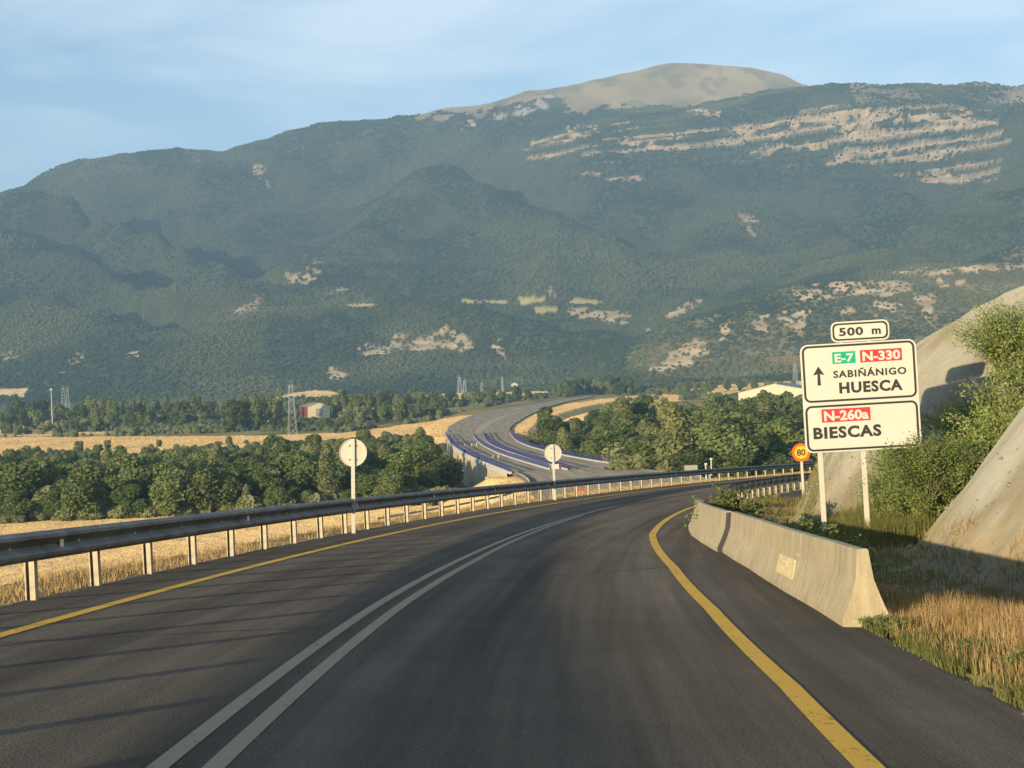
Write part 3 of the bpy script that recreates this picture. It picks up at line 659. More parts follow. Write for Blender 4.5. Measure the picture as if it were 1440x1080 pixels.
size = (1.9 + 2.2 * RNG.random(len(fx)) ** 1.5) * np.where(fy < 3200, 0.8, 1.08) * np.where(tone < 0.3, 1.15, 1)
def instancer(name, x, y, z, size, tone, mat, squash=1.25, jit=0.45, kind='stuff', lab=None, cat=None, sub=2):
    me = bpy.data.meshes.new(name); me.vertices.add(len(x)); me.vertices.foreach_set('co', np.stack([x, y, z], -1).astype(np.float32).ravel())
    for nm, arr in (('size', size), ('tone', tone)):
        q = me.attributes.new(nm, 'FLOAT', 'POINT'); q.data.foreach_set('value', np.asarray(arr, np.float32))
    me.materials.append(mat); o = link(name, me)
    g = bpy.data.node_groups.new(name, 'GeometryNodeTree')
    g.interface.new_socket('Geometry', in_out='INPUT', socket_type='NodeSocketGeometry'); g.interface.new_socket('Geometry', in_out='OUTPUT', socket_type='NodeSocketGeometry')
    N, L = g.nodes, g.links; gi = N.new('NodeGroupInput'); go = N.new('NodeGroupOutput')
    ico = N.new('GeometryNodeMeshIcoSphere'); ico.inputs['Subdivisions'].default_value = sub
    nzn = N.new('ShaderNodeTexNoise'); nzn.inputs['Scale'].default_value = 1.9; nzn.inputs['Detail'].default_value = 2.0
    sub_ = N.new('ShaderNodeVectorMath'); sub_.operation = 'SUBTRACT'; sub_.inputs[1].default_value = (0.5, 0.5, 0.5)
    scl = N.new('ShaderNodeVectorMath'); scl.operation = 'SCALE'; scl.inputs['Scale'].default_value = jit * 3
    sp_ = N.new('GeometryNodeSetPosition'); L.new(ico.outputs[0], sp_.inputs[0]); L.new(nzn.outputs['Color'], sub_.inputs[0]); L.new(sub_.outputs[0], scl.inputs[0]); L.new(scl.outputs[0], sp_.inputs['Offset'])
    sm = N.new('GeometryNodeSetMaterial'); sm.inputs['Material'].default_value = mat; L.new(sp_.outputs[0], sm.inputs[0])
    iop = N.new('GeometryNodeInstanceOnPoints'); rv = N.new('FunctionNodeRandomValue'); rv.data_type = 'FLOAT_VECTOR'
    rv.inputs[0].default_value = (-0.35, -0.35, 0); rv.inputs[1].default_value = (0.35, 0.35, 6.28)
    na = N.new('GeometryNodeInputNamedAttribute'); na.data_type = 'FLOAT'; na.inputs[0].default_value = 'size'
    cx = N.new('ShaderNodeCombineXYZ'); mu = N.new('ShaderNodeMath'); mu.operation = 'MULTIPLY'; mu.inputs[1].default_value = squash
    L.new(na.outputs[0], cx.inputs[0]); L.new(na.outputs[0], cx.inputs[1]); L.new(na.outputs[0], mu.inputs[0]); L.new(mu.outputs[0], cx.inputs[2])
    L.new(gi.outputs[0], iop.inputs['Points']); L.new(sm.outputs[0], iop.inputs['Instance']); L.new(rv.outputs[0], iop.inputs['Rotation']); L.new(cx.outputs[0], iop.inputs['Scale'])
    L.new(iop.outputs[0], go.inputs[0])
    md = o.modifiers.new('scatter', 'NODES'); md.node_group = g
    return tag(o, lab, cat, None, kind)
instancer('forest', fx, fy, fz + size * 0.4, size, tone, M['forest'], 0.85, lab='dense green forest covering the mountain slopes behind the valley', cat='forest')
print('forest trees', len(fx))
#@@PART2
# ================================================================== MOTORWAY AND VIADUCT
def uvmesh(name, V, UV, Fc, mat, parent=None):
    me = mesh_np(name, V, Fc); uv = me.uv_layers.new(name='UVMap'); li = np.empty(len(me.loops), np.int32); me.loops.foreach_get('vertex_index', li)
    uv.data.foreach_set('uv', np.asarray(UV, np.float32)[li].ravel()); return link(name, me, mat, parent)
def ribbon(name, A_, B_, mat, dz=0.0, nt=4):
    n = len(A_); V = []; UV = []; d = np.r_[0, np.cumsum(np.linalg.norm(np.diff(A_[:, :2], axis=0), axis=1))]
    for j in range(nt + 1):
        Q = A_ + (B_ - A_) * (j / nt); V.append(Q + np.array([0, 0, dz])); UV.append(np.stack([np.full(n, 10.0 * j / nt), d], -1))
    i = np.arange(n - 1); Fc = np.concatenate([np.stack([j * n + i, (j + 1) * n + i, (j + 1) * n + i + 1, j * n + i + 1], -1) for j in range(nt)])
    return uvmesh(name, np.concatenate(V), np.concatenate(UV), Fc, mat)
tag(ribbon('motorway_carriageway_left', MWP['L0'], MWP['L1'], M['asphalt_far']), kind='structure')
tag(ribbon('motorway_carriageway_right', MWP['R0'], MWP['R1'], M['asphalt_far']), kind='structure')
M['median_soil'] = simple('median_soil', (0.44, 0.34, 0.2), 0.95, 0, 0.2, 0.5)
med = ribbon('median_strip', MWP['L1'], MWP['R0'], M['median_soil'], -0.03, 2); tag(med, kind='structure')
def nearest_idx(K, D): return int(np.argmin(np.abs(MWP[K][:, 1] - D)))
def kerb(K, d0, d1, side, w=0.45, h=0.45):
    Q = MWP[K]; sel = Q[(Q[:, 1] < d0) & (Q[:, 1] > d1)]
    T = np.gradient(sel, axis=0); T[:, 2] = 0; T /= np.linalg.norm(T, axis=1)[:, None]; Rt = np.stack([T[:, 1], -T[:, 0], T[:, 2] * 0], -1) * side
    return sel, Rt
viad = thing('viaduct', 'curving motorway viaduct with pale masonry flank and blue railings beyond the guardrail', 'viaduct', tuple(MWP['L0'][nearest_idx('L0', 450)]))
vo = np.array(viad.location)
def vlink(mb, name, mat): return mb.build(name, mat, viad)
def shift(P_): return [tuple(np.array(q) - vo) for q in P_]
for K, side in (('L0', 1), ('L1', 1), ('R0', 1), ('R1', 1)):
    sel, Rt = kerb(K, 622, 318, side); up = [(0, 0, 1)] * len(sel)
    # the white kerb the railing stands on
    mb = MB(); s_ = -1 if K in ('L0', 'R0') else 1
    # path runs from far to near: T points to the camera, so Rt is the west side
    mb.sweep([(-0.25, -0.2), (-0.25, 0.32), (0.25, 0.32), (0.25, -0.2)], shift(sel), [(tuple(r), u) for r, u in zip(Rt, up)], closed=True); vlink(mb, 'kerb', M['kerb_white'])
    for hh in (0.7, 1.2):
        mb = MB(); mb.sweep([(-0.06, hh - 0.065), (-0.06, hh + 0.065), (0.06, hh + 0.065), (0.06, hh - 0.065)], shift(sel), [(tuple(r), u) for r, u in zip(Rt, up)], closed=True); vlink(mb, 'rail', M['blue_steel'])
    mb = MB(); q = resample(sel, int(np.linalg.norm(np.diff(sel[:, :2], axis=0), axis=1).sum() / 2.5)) - vo
    for p in q: mb.box((p[0], p[1], p[2] + 0.8), (0.16, 0.16, 1.0))
    tag(vlink(mb, 'railing_post', M['blue_steel']), kind='stuff')
L0v = MWP['L0'][(MWP['L0'][:, 1] < 606) & (MWP['L0'][:, 1] > 322)]; R1v = MWP['R1'][(MWP['R1'][:, 1] < 606) & (MWP['R1'][:, 1] > 322)]
def wall_panels(Q, out, nm):
    T = np.gradient(Q, axis=0); T[:, 2] = 0; T /= np.linalg.norm(T, axis=1)[:, None]; Rt = np.stack([T[:, 1], -T[:, 0], T[:, 2] * 0], -1) * out
    mb = MB(); fr = [(tuple(r), (0, 0, 1)) for r in Rt]
    mb.sweep([(0.15, -0.15), (0.15, -9.2), (-0.55, -9.2), (-0.55, -0.15)], shift(Q), fr, closed=True); vlink(mb, nm, M['wall_concrete'])
    mb = MB(); mb.sweep([(0.42, -0.16), (0.42, -0.75), (0.12, -0.8), (0.12, -0.16)], shift(Q), fr, closed=True); vlink(mb, 'cornice', M['kerb_white'])
    for k in range(6, len(Q) - 3, 7):
        mb = MB(); p = Q[k] + Rt[k] * 0.22 - vo; ang = math.atan2(T[k][1], T[k][0])
        mb.box((p[0], p[1], p[2] - 4.8), (0.9, 0.5, 8.2), Matrix.Rotation(ang, 3, 'Z')); vlink(mb, 'buttress', M['wall_concrete'])
wall_panels(L0v, 1, 'flank_wall'); wall_panels(R1v, -1, 'flank_wall')
mb = MB(); n = min(len(L0v), len(R1v)); a_ = resample(L0v, 50) - vo; b_ = resample(R1v, 50) - vo
v = []
for p, q in zip(a_, b_): v += [(p[0], p[1], p[2] - 0.1), (q[0], q[1], q[2] - 0.1), (q[0], q[1], q[2] - 1.5), (p[0], p[1], p[2] - 1.5)]
mb.add(v, [(4 * i + j, 4 * i + (j + 1) % 4, 4 * i + 4 + (j + 1) % 4, 4 * i + 4 + j) for i in range(49) for j in range(4)]); vlink(mb, 'deck', M['wall_concrete'])
# lane delineators standing on the left carriageway
cyl = None
for k, (px, py) in enumerate([(654, 628), (663.5, 627.5), (670.5, 627), (693.5, 646), (701, 645.3), (708.5, 644.5)]):
    p = mw_point(px, py)
    if cyl is None:
        mb = MB(); mb.tube((0, 0, 0), (0, 0, 0.06), 0.2, 0.18, 8); mb.tube((0, 0, 0.06), (0, 0, 0.95), 0.12, 0.10, 8); cme = mb.mesh('traffic_delineator')
    o = link('traffic_delineator', cme, M['white_wall'], loc=tuple(p)); cyl = o
    where = ['leftmost of the far three', 'middle of the far three', 'rightmost of the far three', 'leftmost of the near three', 'middle of the near three', 'rightmost of the near three'][k]
    tag(o, 'small white delineator on the viaduct lane, ' + where, 'delineator', 'white delineators on the viaduct')

# ------------------------------------------------------------------ guardrails
W_PROF = [(0.0, 0.31), (0.022, 0.308), (0.075, 0.27), (0.081, 0.235), (0.02, 0.18), (0.0, 0.155), (0.02, 0.13), (0.081, 0.075), (0.075, 0.04), (0.022, 0.002), (0.0, 0.0)]
def frames(s, t):
    x, y = st(s, t); h = ref(s)[2]; z = rz_(x, y)
    return [(float(a), float(b), float(c)) for a, b, c in zip(x, y, z)], [((math.cos(q), -math.sin(q), 0), (0, 0, 1)) for q in h]
def c_post(h):
    """channel post open towards the traffic, lips at both sides"""
    mb = MB(); pr = [(-.055, 0), (-.040, 0), (-.040, .004), (-.051, .004), (-.051, .096), (.051, .096), (.051, .004), (-.004, .004), (-.004, 0), (.055, 0), (.055, .10), (-.055, .10)]
    v = [(a, b, z) for z in (0, h) for a, b in pr]; n = len(pr)
    f = [(i, (i + 1) % n, n + (i + 1) % n, n + i) for i in range(n)] + [tuple(range(n))[::-1], tuple(range(n, 2 * n))]
    mb.add(v, f); return mb
post_me = c_post(1.0).mesh('post')
def guardrail(name, label, s0, s1, tpath, posts, beam_h, seg=4.14, side=1, refl=True, post_top=0.0, base_off=-0.05):
    x0, y0 = st(s0, tpath(np.array([s0]))[0]); z0 = float(rz_(x0, y0)); org = (float(x0), float(y0), z0)
    root = thing(name, label, 'guardrail', org); o3 = np.array(org)
    k = 0; s = s0
    while s < s1 - 0.1:
        e = min(s + seg, s1); ss = np.linspace(s - 0.0, e + 0.16, 7); ps, fr = frames(ss, tpath(ss) + 0.004 * (k % 2) * side)
        ps = [tuple(np.array(p) - o3 + np.array([0, 0, beam_h])) for p in ps]
        prof = [(a * side, b) for a, b in W_PROF] + [(a * side - 0.004 * side, b) for a, b in W_PROF[::-1]]
        mb = MB(); mb.sweep(prof, ps, fr, closed=True); mb.build('beam', M['galvanised'], root, smooth=False)
        s = e; k += 1
    for s in posts:
        tt = float(tpath(np.array([s]))[0]) - 0.13 * side; x, y = st(s, tt); z = float(rz_(x, y)) + base_off
        o = link('post', post_me, M['post_steel'], root); o.location = Vector((float(x), float(y), z)) - Vector(org)
        o.rotation_euler = (random.uniform(-.02, .02), random.uniform(-.012, .012), -float(ref(s)[2])); o.scale = (1, 1, beam_h + (0.26 if side > 0 else 0.02) - base_off + post_top)
        mb = None
    bm_ = MB(); bm_.box((0, 0, 0), (0.09, 0.12, 0.2)); spm = bm_.mesh('spacer')
    bt = MB(); bt.tube((0, 0, 0), (0.018, 0, 0), 0.017, 0.012, 6); btm = bt.mesh('bolt')
    rf = MB(); rf.add([(0, -.05, -.04), (0, .05, -.055), (0, .05, .055), (0, -.05, .04), (.012, -.05, -.04), (.012, .05, -.055), (.012, .05, .055), (.012, -.05, .04)], [(0, 1, 2, 3), (4, 7, 6, 5), (0, 3, 7, 4), (1, 5, 6, 2), (0, 4, 5, 1), (3, 2, 6, 7)]); rfm = rf.mesh('reflector')
    for i_, s in enumerate(posts):
        h = float(ref(s)[2])
        tt = float(tpath(np.array([s]))[0]) - 0.05 * side; x, y = st(s, tt); z = float(rz_(x, y)) + beam_h + 0.155
        o = link('spacer', spm, M['post_steel'], root); o.location = Vector((float(x), float(y), z)) - Vector(org); o.rotation_euler = (0, 0, -h)
        if s < 45:
            tt = float(tpath(np.array([s]))[0]) + 0.004 * side; x, y = st(s - 0.9, tt)
            o = link('bolt', btm, M['mirror_bit'], root); o.location = Vector((float(x), float(y), float(rz_(x, y)) + beam_h + 0.155)) - Vector(org); o.rotation_euler = (0, 0, -h if side > 0 else math.pi - h)
        if refl and i_ % 4 == 1:
            tt = float(tpath(np.array([s]))[0]) + 0.03 * side; x, y = st(s + 0.55, tt)
            o = link('reflector', rfm, M['mirror_bit'], root); o.location = Vector((float(x), float(y), float(rz_(x, y)) + beam_h + 0.155)) - Vector(org); o.rotation_euler = (0, 0, -h)
    return root
guardrail('guardrail', 'long grey steel guardrail on pale posts curving along the left road edge', -20.7, 130, lambda s: 0.0 + 0 * s, [2.07 * i for i in range(-9, 62)], 0.43)
guardrail('guardrail', 'short grey guardrail on stubby posts between the speed sign and the far road', 39.5, 78, lambda s: off_edge(s) - 0.05 + 0.25 * np.exp(-(s - 39.5) / 2.0), [40.2 + 2.0 * i for i in range(19)], 0.40, side=-1, refl=False)
# slender rail beside the slip road below
mb = MB(); gp = []
for px, py in [(722, 666.5), (735, 672), (743.5, 678), (745.5, 684), (741, 690), (728, 696), (705, 703), (680, 708.5), (650, 714.5), (615, 721), (575, 728), (530, 736)]:
    a, b = ray(px, py); D = -17.4 / b; gp.append((a * D, D, -17.4))
gp = resample(gp, 100)
low = thing('guardrail', 'low pale guardrail on white posts bending round the slip road below', 'guardrail', tuple(gp[0])); g0 = gp[0]
T = np.gradient(gp, axis=0); T[:, 2] = 0; T /= np.linalg.norm(T, axis=1)[:, None]; Rt = np.stack([T[:, 1], -T[:, 0], T[:, 2]], -1)
mb.sweep([(0, .45), (.08, .5), (.02, .6), (.08, .7), (0, .76), (-.02, .6)], [tuple(p - g0) for p in gp], [(tuple(r), (0, 0, 1)) for r in Rt], closed=True); mb.build('beam', M['galvanised'], low)
pm = MB(); pm.box((0, 0, .2), (.16, .12, 1.0)); pme = pm.mesh('post')
for p in resample(gp, 56): o = link('post', pme, M['kerb_white'], low); o.location = tuple(p - g0)
mb = MB(); gr = [(p[0], p[1], p[2] - 0.3) for p in gp]

# ------------------------------------------------------------------ precast concrete barrier
def barrier(label, s0, s1, dt=0.0, endcap=True, lean=0.0):
    n = max(2, int((s1 - s0) / 0.25)); ss = np.linspace(s0, s1, n); tt = off_edge(ss) - 0.13 + dt + lean * (ss - s0)
    ps, fr = frames(ss, tt); org = ps[0]
    prof = [(0.0, -0.08), (0.0, 0.07), (0.085, 0.25), (0.15, 0.42), (0.18, 0.685), (0.19, 0.70), (0.275, 0.70), (0.285, 0.685), (0.315, 0.42), (0.37, 0.25), (0.44, 0.07), (0.44, -0.08)]
    mb = MB(); m = len(prof); v = []
    for i, (p, (r, u)) in enumerate(zip(ps, fr)):
        for a, b in prof:
            q = Vector(p) + Vector(r) * a + Vector(u) * b - Vector(org)
            k = max(0, 1 - i * 0.25 / 0.5) if endcap else 0
            h = float(ref(ss[i])[2]); bb = max(b, 0) / 0.8
            q += Vector((math.sin(h), math.cos(h), 0)) * (0.16 * k * bb)
            q += Vector(u) * float(0.012 * fbm(np.array(ss[i] * 1.7), np.array(a * 5.0), 2, 7)) * (b > 0.7)
            q += Vector(r) * float(0.01 * fbm(np.array(ss[i] * 0.8), np.array(b * 3.0), 2, 8))
            v.append(q)
    f = [(i * m + j, i * m + (j + 1) % m, (i + 1) * m + (j + 1) % m, (i + 1) * m + j) for i in range(n - 1) for j in range(m)]
    f += [tuple(range(m)), tuple(range((n - 1) * m, n * m))[::-1]]
    mb.add(v, f); o = mb.build('concrete_barrier', M['barrier_concrete'], None, loc=org)
    return tag(o, label, 'barrier', 'precast barriers along the right shoulder'), org
s_of = lambda y: to_st(3.0, y)[0]
b1, o1 = barrier('nearest long concrete barrier with a pale rectangular patch near its end', s_of(14.55) - 0.1, s_of(27.2), 0.0, True, 0.012)
b2, o2 = barrier('farther concrete barrier beyond the dark gap, green bush behind its top', s_of(27.2) + 0.10, s_of(37.0), 0.075, False, -0.017)
M['joint_shade'] = simple('joint_shade', (0.05, 0.05, 0.055), 0.9, 0, 0.2)  # dark colour standing in for the shade where the two barriers meet
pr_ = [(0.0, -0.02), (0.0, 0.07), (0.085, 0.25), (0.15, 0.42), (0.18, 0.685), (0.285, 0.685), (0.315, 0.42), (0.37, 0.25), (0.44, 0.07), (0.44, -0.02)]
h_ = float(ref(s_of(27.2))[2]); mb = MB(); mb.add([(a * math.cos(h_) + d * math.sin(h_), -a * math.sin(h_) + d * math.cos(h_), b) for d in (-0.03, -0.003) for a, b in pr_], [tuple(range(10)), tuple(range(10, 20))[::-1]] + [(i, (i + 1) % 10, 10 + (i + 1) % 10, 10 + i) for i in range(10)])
mb.build('joint_shade_plate', M['joint_shade'], b2)  # added dark plate on the end face, painted shade at the joint
# patch on the sloping foot of the near barrier
ss = np.linspace(s_of(18.4), s_of(19.9), 8); tt = off_edge(ss) - 0.13 + 0.012 * (ss - s_of(14.55) + .1); ps, fr = frames(ss, tt); mb = MB()
v = []
for i, (p, (r, u)) in enumerate(zip(ps, fr)):
    h = float(ref(ss[i])[2])
    for a, b in ((0.045, 0.18), (0.083, 0.26), (0.128, 0.38), (0.148, 0.38), (0.103, 0.26), (0.065, 0.18)):
        v.append(Vector(p) + Vector(r) * (a - 0.008) + Vector(u) * b + Vector((math.sin(h), math.cos(h), 0)) * (b - 0.3) * 1.2 - Vector(o1))
f = [(i * 6 + j, i * 6 + (j + 1) % 6, (i + 1) * 6 + (j + 1) % 6, (i + 1) * 6 + j) for i in range(7) for j in range(6)] + [tuple(range(6)), tuple(range(42, 48))]
mb.add(v, f); mb.build('patch', M['patch'], b1)

# ------------------------------------------------------------------ signs
def rrect(w, h, r, n=6):
    q = []
    for cx, cy, a0 in ((w / 2 - r, h / 2 - r, 0), (-w / 2 + r, h / 2 - r, 90), (-w / 2 + r, -h / 2 + r, 180), (w / 2 - r, -h / 2 + r, 270)):
        for k in range(n + 1): a = math.radians(a0 + 90 * k / n); q.append((cx + r * math.cos(a), cy + r * math.sin(a)))
    return q
def plate(name, poly, y0, y1, mat, parent, cx=0, cz=0, hole=None):
    mb = MB(); n = len(poly)
    if hole is None:
        v = [(cx + a, y, cz + b) for y in (y0, y1) for a, b in poly]; f = [tuple(range(n)), tuple(range(n, 2 * n))[::-1]] + [(i, (i + 1) % n, n + (i + 1) % n, n + i) for i in range(n)]
    else:
        v = [(cx + a, y, cz + b) for y in (y0, y1) for pl in (poly, hole) for a, b in pl]
        f = []
        for i in range(n):
            j = (i + 1) % n; f += [(i, j, n + j, n + i), (2 * n + i, 3 * n + i, 3 * n + j, 2 * n + j), (i, 2 * n + i, 2 * n + j, j), (n + i, n + j, 3 * n + j, 3 * n + i)]
    mb.add(v, f); return mb.build(name, mat, parent)
def text(name, body, mat, parent, x0, x1, z0, z1, y, bold=0.0, spacing=1.0, depth=0.003):
    c = bpy.data.curves.new('lettering', 'FONT'); c.body = body; c.offset = bold; c.space_character = spacing; c.extrude = 0.01; c.resolution_u = 3
    o = bpy.data.objects.new('lettering', c); COL.objects.link(o); bpy.context.view_layer.update()
    me = bpy.data.meshes.new_from_object(o.evaluated_get(bpy.context.evaluated_depsgraph_get())); bpy.data.objects.remove(o); bpy.data.curves.remove(c)
    V = np.array([v.co[:] for v in me.vertices]); caph = 0.729
    mn, mxv = V.min(0), V.max(0)
    N = np.stack([x0 + (V[:, 0] - mn[0]) / (mxv[0] - mn[0]) * (x1 - x0), y - (V[:, 2] / 0.01) * depth * 0.5, z0 + V[:, 1] / CAPH * (z1 - z0)], -1)
    me.vertices.foreach_set('co', N.astype(np.float32).ravel()); me.update(); me.name = name; me.materials.clear()
    return link(name, me, mat, parent)
c = bpy.data.curves.new('h', 'FONT'); c.body = 'H'; o = bpy.data.objects.new('h', c); COL.objects.link(o); bpy.context.view_layer.update()
m_h = bpy.data.meshes.new_from_object(o.evaluated_get(bpy.context.evaluated_depsgraph_get())); CAPH = max(v.co[1] for v in m_h.vertices)
bpy.data.objects.remove(o); bpy.data.curves.remove(c); bpy.data.meshes.remove(m_h)

D = 31.5; bx, by, bz = P(1160, 744, D)
sign = thing('direction_sign', 'large white direction sign on two posts pointing ahead to the towns, distance plate on top', 'road sign', (bx, by, bz), -0.06)
sign.rotation_euler = (0, math.radians(-0.95), -0.06)
xl, xr = -0.29, 2.02; zb, zm1, zt = 1.54, 2.52, 3.72; w = xr - xl
for xx, zb_ in ((0.0, -0.5), (0.86, -0.3)):
    mb = MB(); mb.box((xx, 0.06, (zb_ + 3.66) / 2), (0.10, 0.05, 3.66 - zb_)); mb.build('post', M['sign_back'], sign, bevel=0.006)
for (z0, z1) in ((zm1 + 0.004, zt), (zb, zm1 - 0.004)):
    cz, h = (z0 + z1) / 2, z1 - z0; cx = (xl + xr) / 2
    plate('border', rrect(w - 0.07, h - 0.055, 0.13), -0.004, -0.0005, M['sign_black'], sign, cx, cz, hole=rrect(w - 0.155, h - 0.14, 0.09))
plate('board', rrect(w, zt - zb, 0.15), 0.0, 0.03, M['sign_white'], sign, (xl + xr) / 2, (zt + zb) / 2)
mb = MB()
for zz in (1.7, 2.3, 2.7, 3.5): mb.box((0.76, 0.045, zz), (w - 0.2, 0.03, 0.06))
mb.build('bracket', M['galvanised'], sign)
def U(fx): return xl + fx * w
def up_(fz): return zt - fz * 1.2
def lo_(fz): return zm1 - fz * 0.95
def badge(nm, x0, x1, z0, z1, mat): return plate(nm, [(x0, z0), (x1, z0), (x1, z1), (x0, z1)], -0.004, -0.0005, mat, sign)
g = badge('green_badge', U(.275), U(.475), up_(.345), up_(.145), M['sign_green']); text('lettering', 'E-7', M['sign_white'], g, U(.295), U(.46), up_(.315), up_(.185), -0.006, 0.03)
g = badge('red_badge', U(.515), U(.875), up_(.345), up_(.14), M['sign_red']); text('lettering', 'N-330', M['sign_white'], g, U(.535), U(.86), up_(.315), up_(.175), -0.006, 0.035)
text('lettering', 'SABIÑÁNIGO', M['sign_black'], sign, U(.275), U(.905), up_(.575), up_(.465), -0.003, 0.032, 1.15)
text('lettering', 'HUESCA', M['sign_black'], sign, U(.32), U(.865), up_(.835), up_(.67), -0.003, 0.042, 1.12)
plate('arrow', [(U(.135), up_(.69)), (U(.165), up_(.69)), (U(.161), up_(.5)), (U(.2), up_(.52)), (U(.15), up_(.37)), (U(.1), up_(.52)), (U(.139), up_(.5))], -0.004, -0.0005, M['sign_black'], sign)
g = badge('red_badge', U(.155), U(.575), lo_(.40), lo_(.12), M['sign_red']); text('lettering', 'N-260a', M['sign_white'], g, U(.175), U(.56), lo_(.36), lo_(.17), -0.006, 0.035)
text('lettering', 'BIESCAS', M['sign_black'], sign, U(.075), U(.66), lo_(.73), lo_(.51), -0.003, 0.042, 1.12)
pcx, pcz = 0.93, 3.94
for xx in (0.55, 1.1):
    mb = MB(); mb.box((xx, 0.045, 3.85), (0.06, 0.03, 0.5)); mb.build('bracket', M['sign_back'], sign)
plate('distance_plate', rrect(1.16, 0.41, 0.12), 0.0, 0.025, M['sign_white'], sign, pcx, pcz)
plate('border', rrect(1.10, 0.35, 0.1), -0.004, -0.0005, M['sign_black'], sign, pcx, pcz, hole=rrect(1.03, 0.28, 0.08))
text('lettering', '500', M['sign_black'], sign, pcx - .42, pcx + .06, pcz - .075, pcz + .075, -0.003, 0.035, 1.1)
text('lettering', 'm', M['sign_black'], sign, pcx + .23, pcx + .41, pcz - .075, pcz + .075, -0.003, 0.035)

def disc(name, r, y0, y1, mat, parent, cz, n=40):
    return plate(name, [(r * math.cos(2 * math.pi * i / n), r * math.sin(2 * math.pi * i / n)) for i in range(n)], y0, y1, mat, parent, 0, cz)
D = 54.0; bx, by, bz = P(1130, 696, D); s80 = thing('speed_limit_sign', 'round orange and amber speed limit sign reading 80 on a slim white post', 'road sign', (bx, by, bz), -0.1)
s80.rotation_euler = (0, math.radians(-0.9), -0.1)
mb = MB(); mb.box((0, .05, 0.75), (.085, .05, 2.0)); mb.build('post', M['sign_back'], s80)
disc('disc', .315, 0, .02, M['sign_orange'], s80, 1.47); disc('face', .225, -.006, -.0005, M['sign_amber'], s80, 1.47)
text('lettering', '80', M['sign_black'], s80, -.15, .15, 1.47 - .105, 1.47 + .105, -.009, .03)
for px, pyb, pyc, D, lab in ((497, 752, 636.5, 33.2, 'nearer and larger round sign seen from its pale back behind the guardrail'), (780.5, 704, 637, 59.0, 'smaller round sign seen from its pale back in front of the viaduct')):
    bx, by, bz = P(px, pyb, D); hh = (pyb - pyc) / F * D
    r = 0.295 if D < 40 else 0.335
    sg = thing('round_sign', lab, 'road sign', (bx, by, bz - 0.1), 0.12, 'signs seen from behind'); sg.rotation_euler = (0, math.radians(1.9 if D < 40 else -0.3), 0.1)
    mb = MB(); mb.box((0, -.03, (hh + .1 + r) / 2), (.08, .045, hh + .1 + r)); mb.build('post', M['sign_back'], sg, bevel=.005)
    disc('disc', r, 0.0, .014, M['sign_back'], sg, hh + .1)
    q = [(r * math.cos(2 * math.pi * i / 40), r * math.sin(2 * math.pi * i / 40)) for i in range(40)]; q2 = [(a * .965, b * .965) for a, b in q]
    plate('rim', q, -.02, .016, M['sign_back'], sg, 0, hh + .1, hole=q2)
    mb = MB(); mb.box((0.0, -.012, hh + .1 + r * .5), (.16, .02, .04)); mb.box((0.0, -.012, hh + .1 - r * .5), (.16, .02, .04)); mb.build('clamp', M['galvanised'], sg)
D = 152.0; x, y, z = P(972, 668, D); gs = thing('panel_sign', 'small grey rectangular panel seen from behind beyond the far guardrail', 'road sign', (x, y, z), 0.1)
mb = MB(); mb.box((0, 0, .55), (1.3, .05, .8)); mb.build('board', M['grey_metal'], gs)
mb = MB(); mb.box((-.4, .06, .0), (.08, .08, 1.6)); mb.box((.4, .06, .0), (.08, .08, 1.6)); mb.build('post', M['galvanised'], gs)
for px, py, D, lab in ((993, 660, 150, 'thin white marker post left of the grove'), (1000.5, 652, 158, 'tall thin marker post with pale top before the grove')):
    x, y, z = P(px, py + 8, D); mb = MB(); mb.tube((0, 0, -.6), (0, 0, 1.0), .07, .07, 6); mb.box((0, 0, 1.05), (.22, .22, .2)); tag(mb.build('marker_post', M['kerb_white'], loc=(x, y, z)), lab, 'marker post')
# red plastic barriers at the end of the median
def water_barrier(p, lab, mat, w=1.2, h=0.9):
    mb = MB(); mb.add([(-w / 2, -.25, 0), (w / 2, -.25, 0), (w / 2, .25, 0), (-w / 2, .25, 0), (-w / 2, -.18, h * .3), (w / 2, -.18, h * .3), (w / 2, .18, h * .3), (-w / 2, .18, h * .3), (-w / 2, -.1, h), (w / 2, -.1, h), (w / 2, .1, h), (-w / 2, .1, h)],
        [(3, 2, 1, 0)] + [(i + 4 * k, (i + 1) % 4 + 4 * k, (i + 1) % 4 + 4 * k + 4, i + 4 * k + 4) for k in (0, 1) for i in range(4)] + [(8, 9, 10, 11)])
    return tag(mb.build('plastic_barrier', mat, loc=tuple(p), bevel=.02), lab, 'barrier', 'plastic barriers by the motorway')
p = mw_point(817, 699); water_barrier(p, 'red plastic barrier seen between the guardrail posts', M['plastic_red'], 2.0, 1.5)
water_barrier(mw_point(781, 659.5), 'small white barrier block closing the median end', M['kerb_white'], 1.6, 1.0)
for px, lab in ((788, 'left red and white board beside the round sign'), (793, 'right red and white board beside the round sign')): water_barrier(mw_point(px, 659), lab, M['plastic_red'], .5, .9)

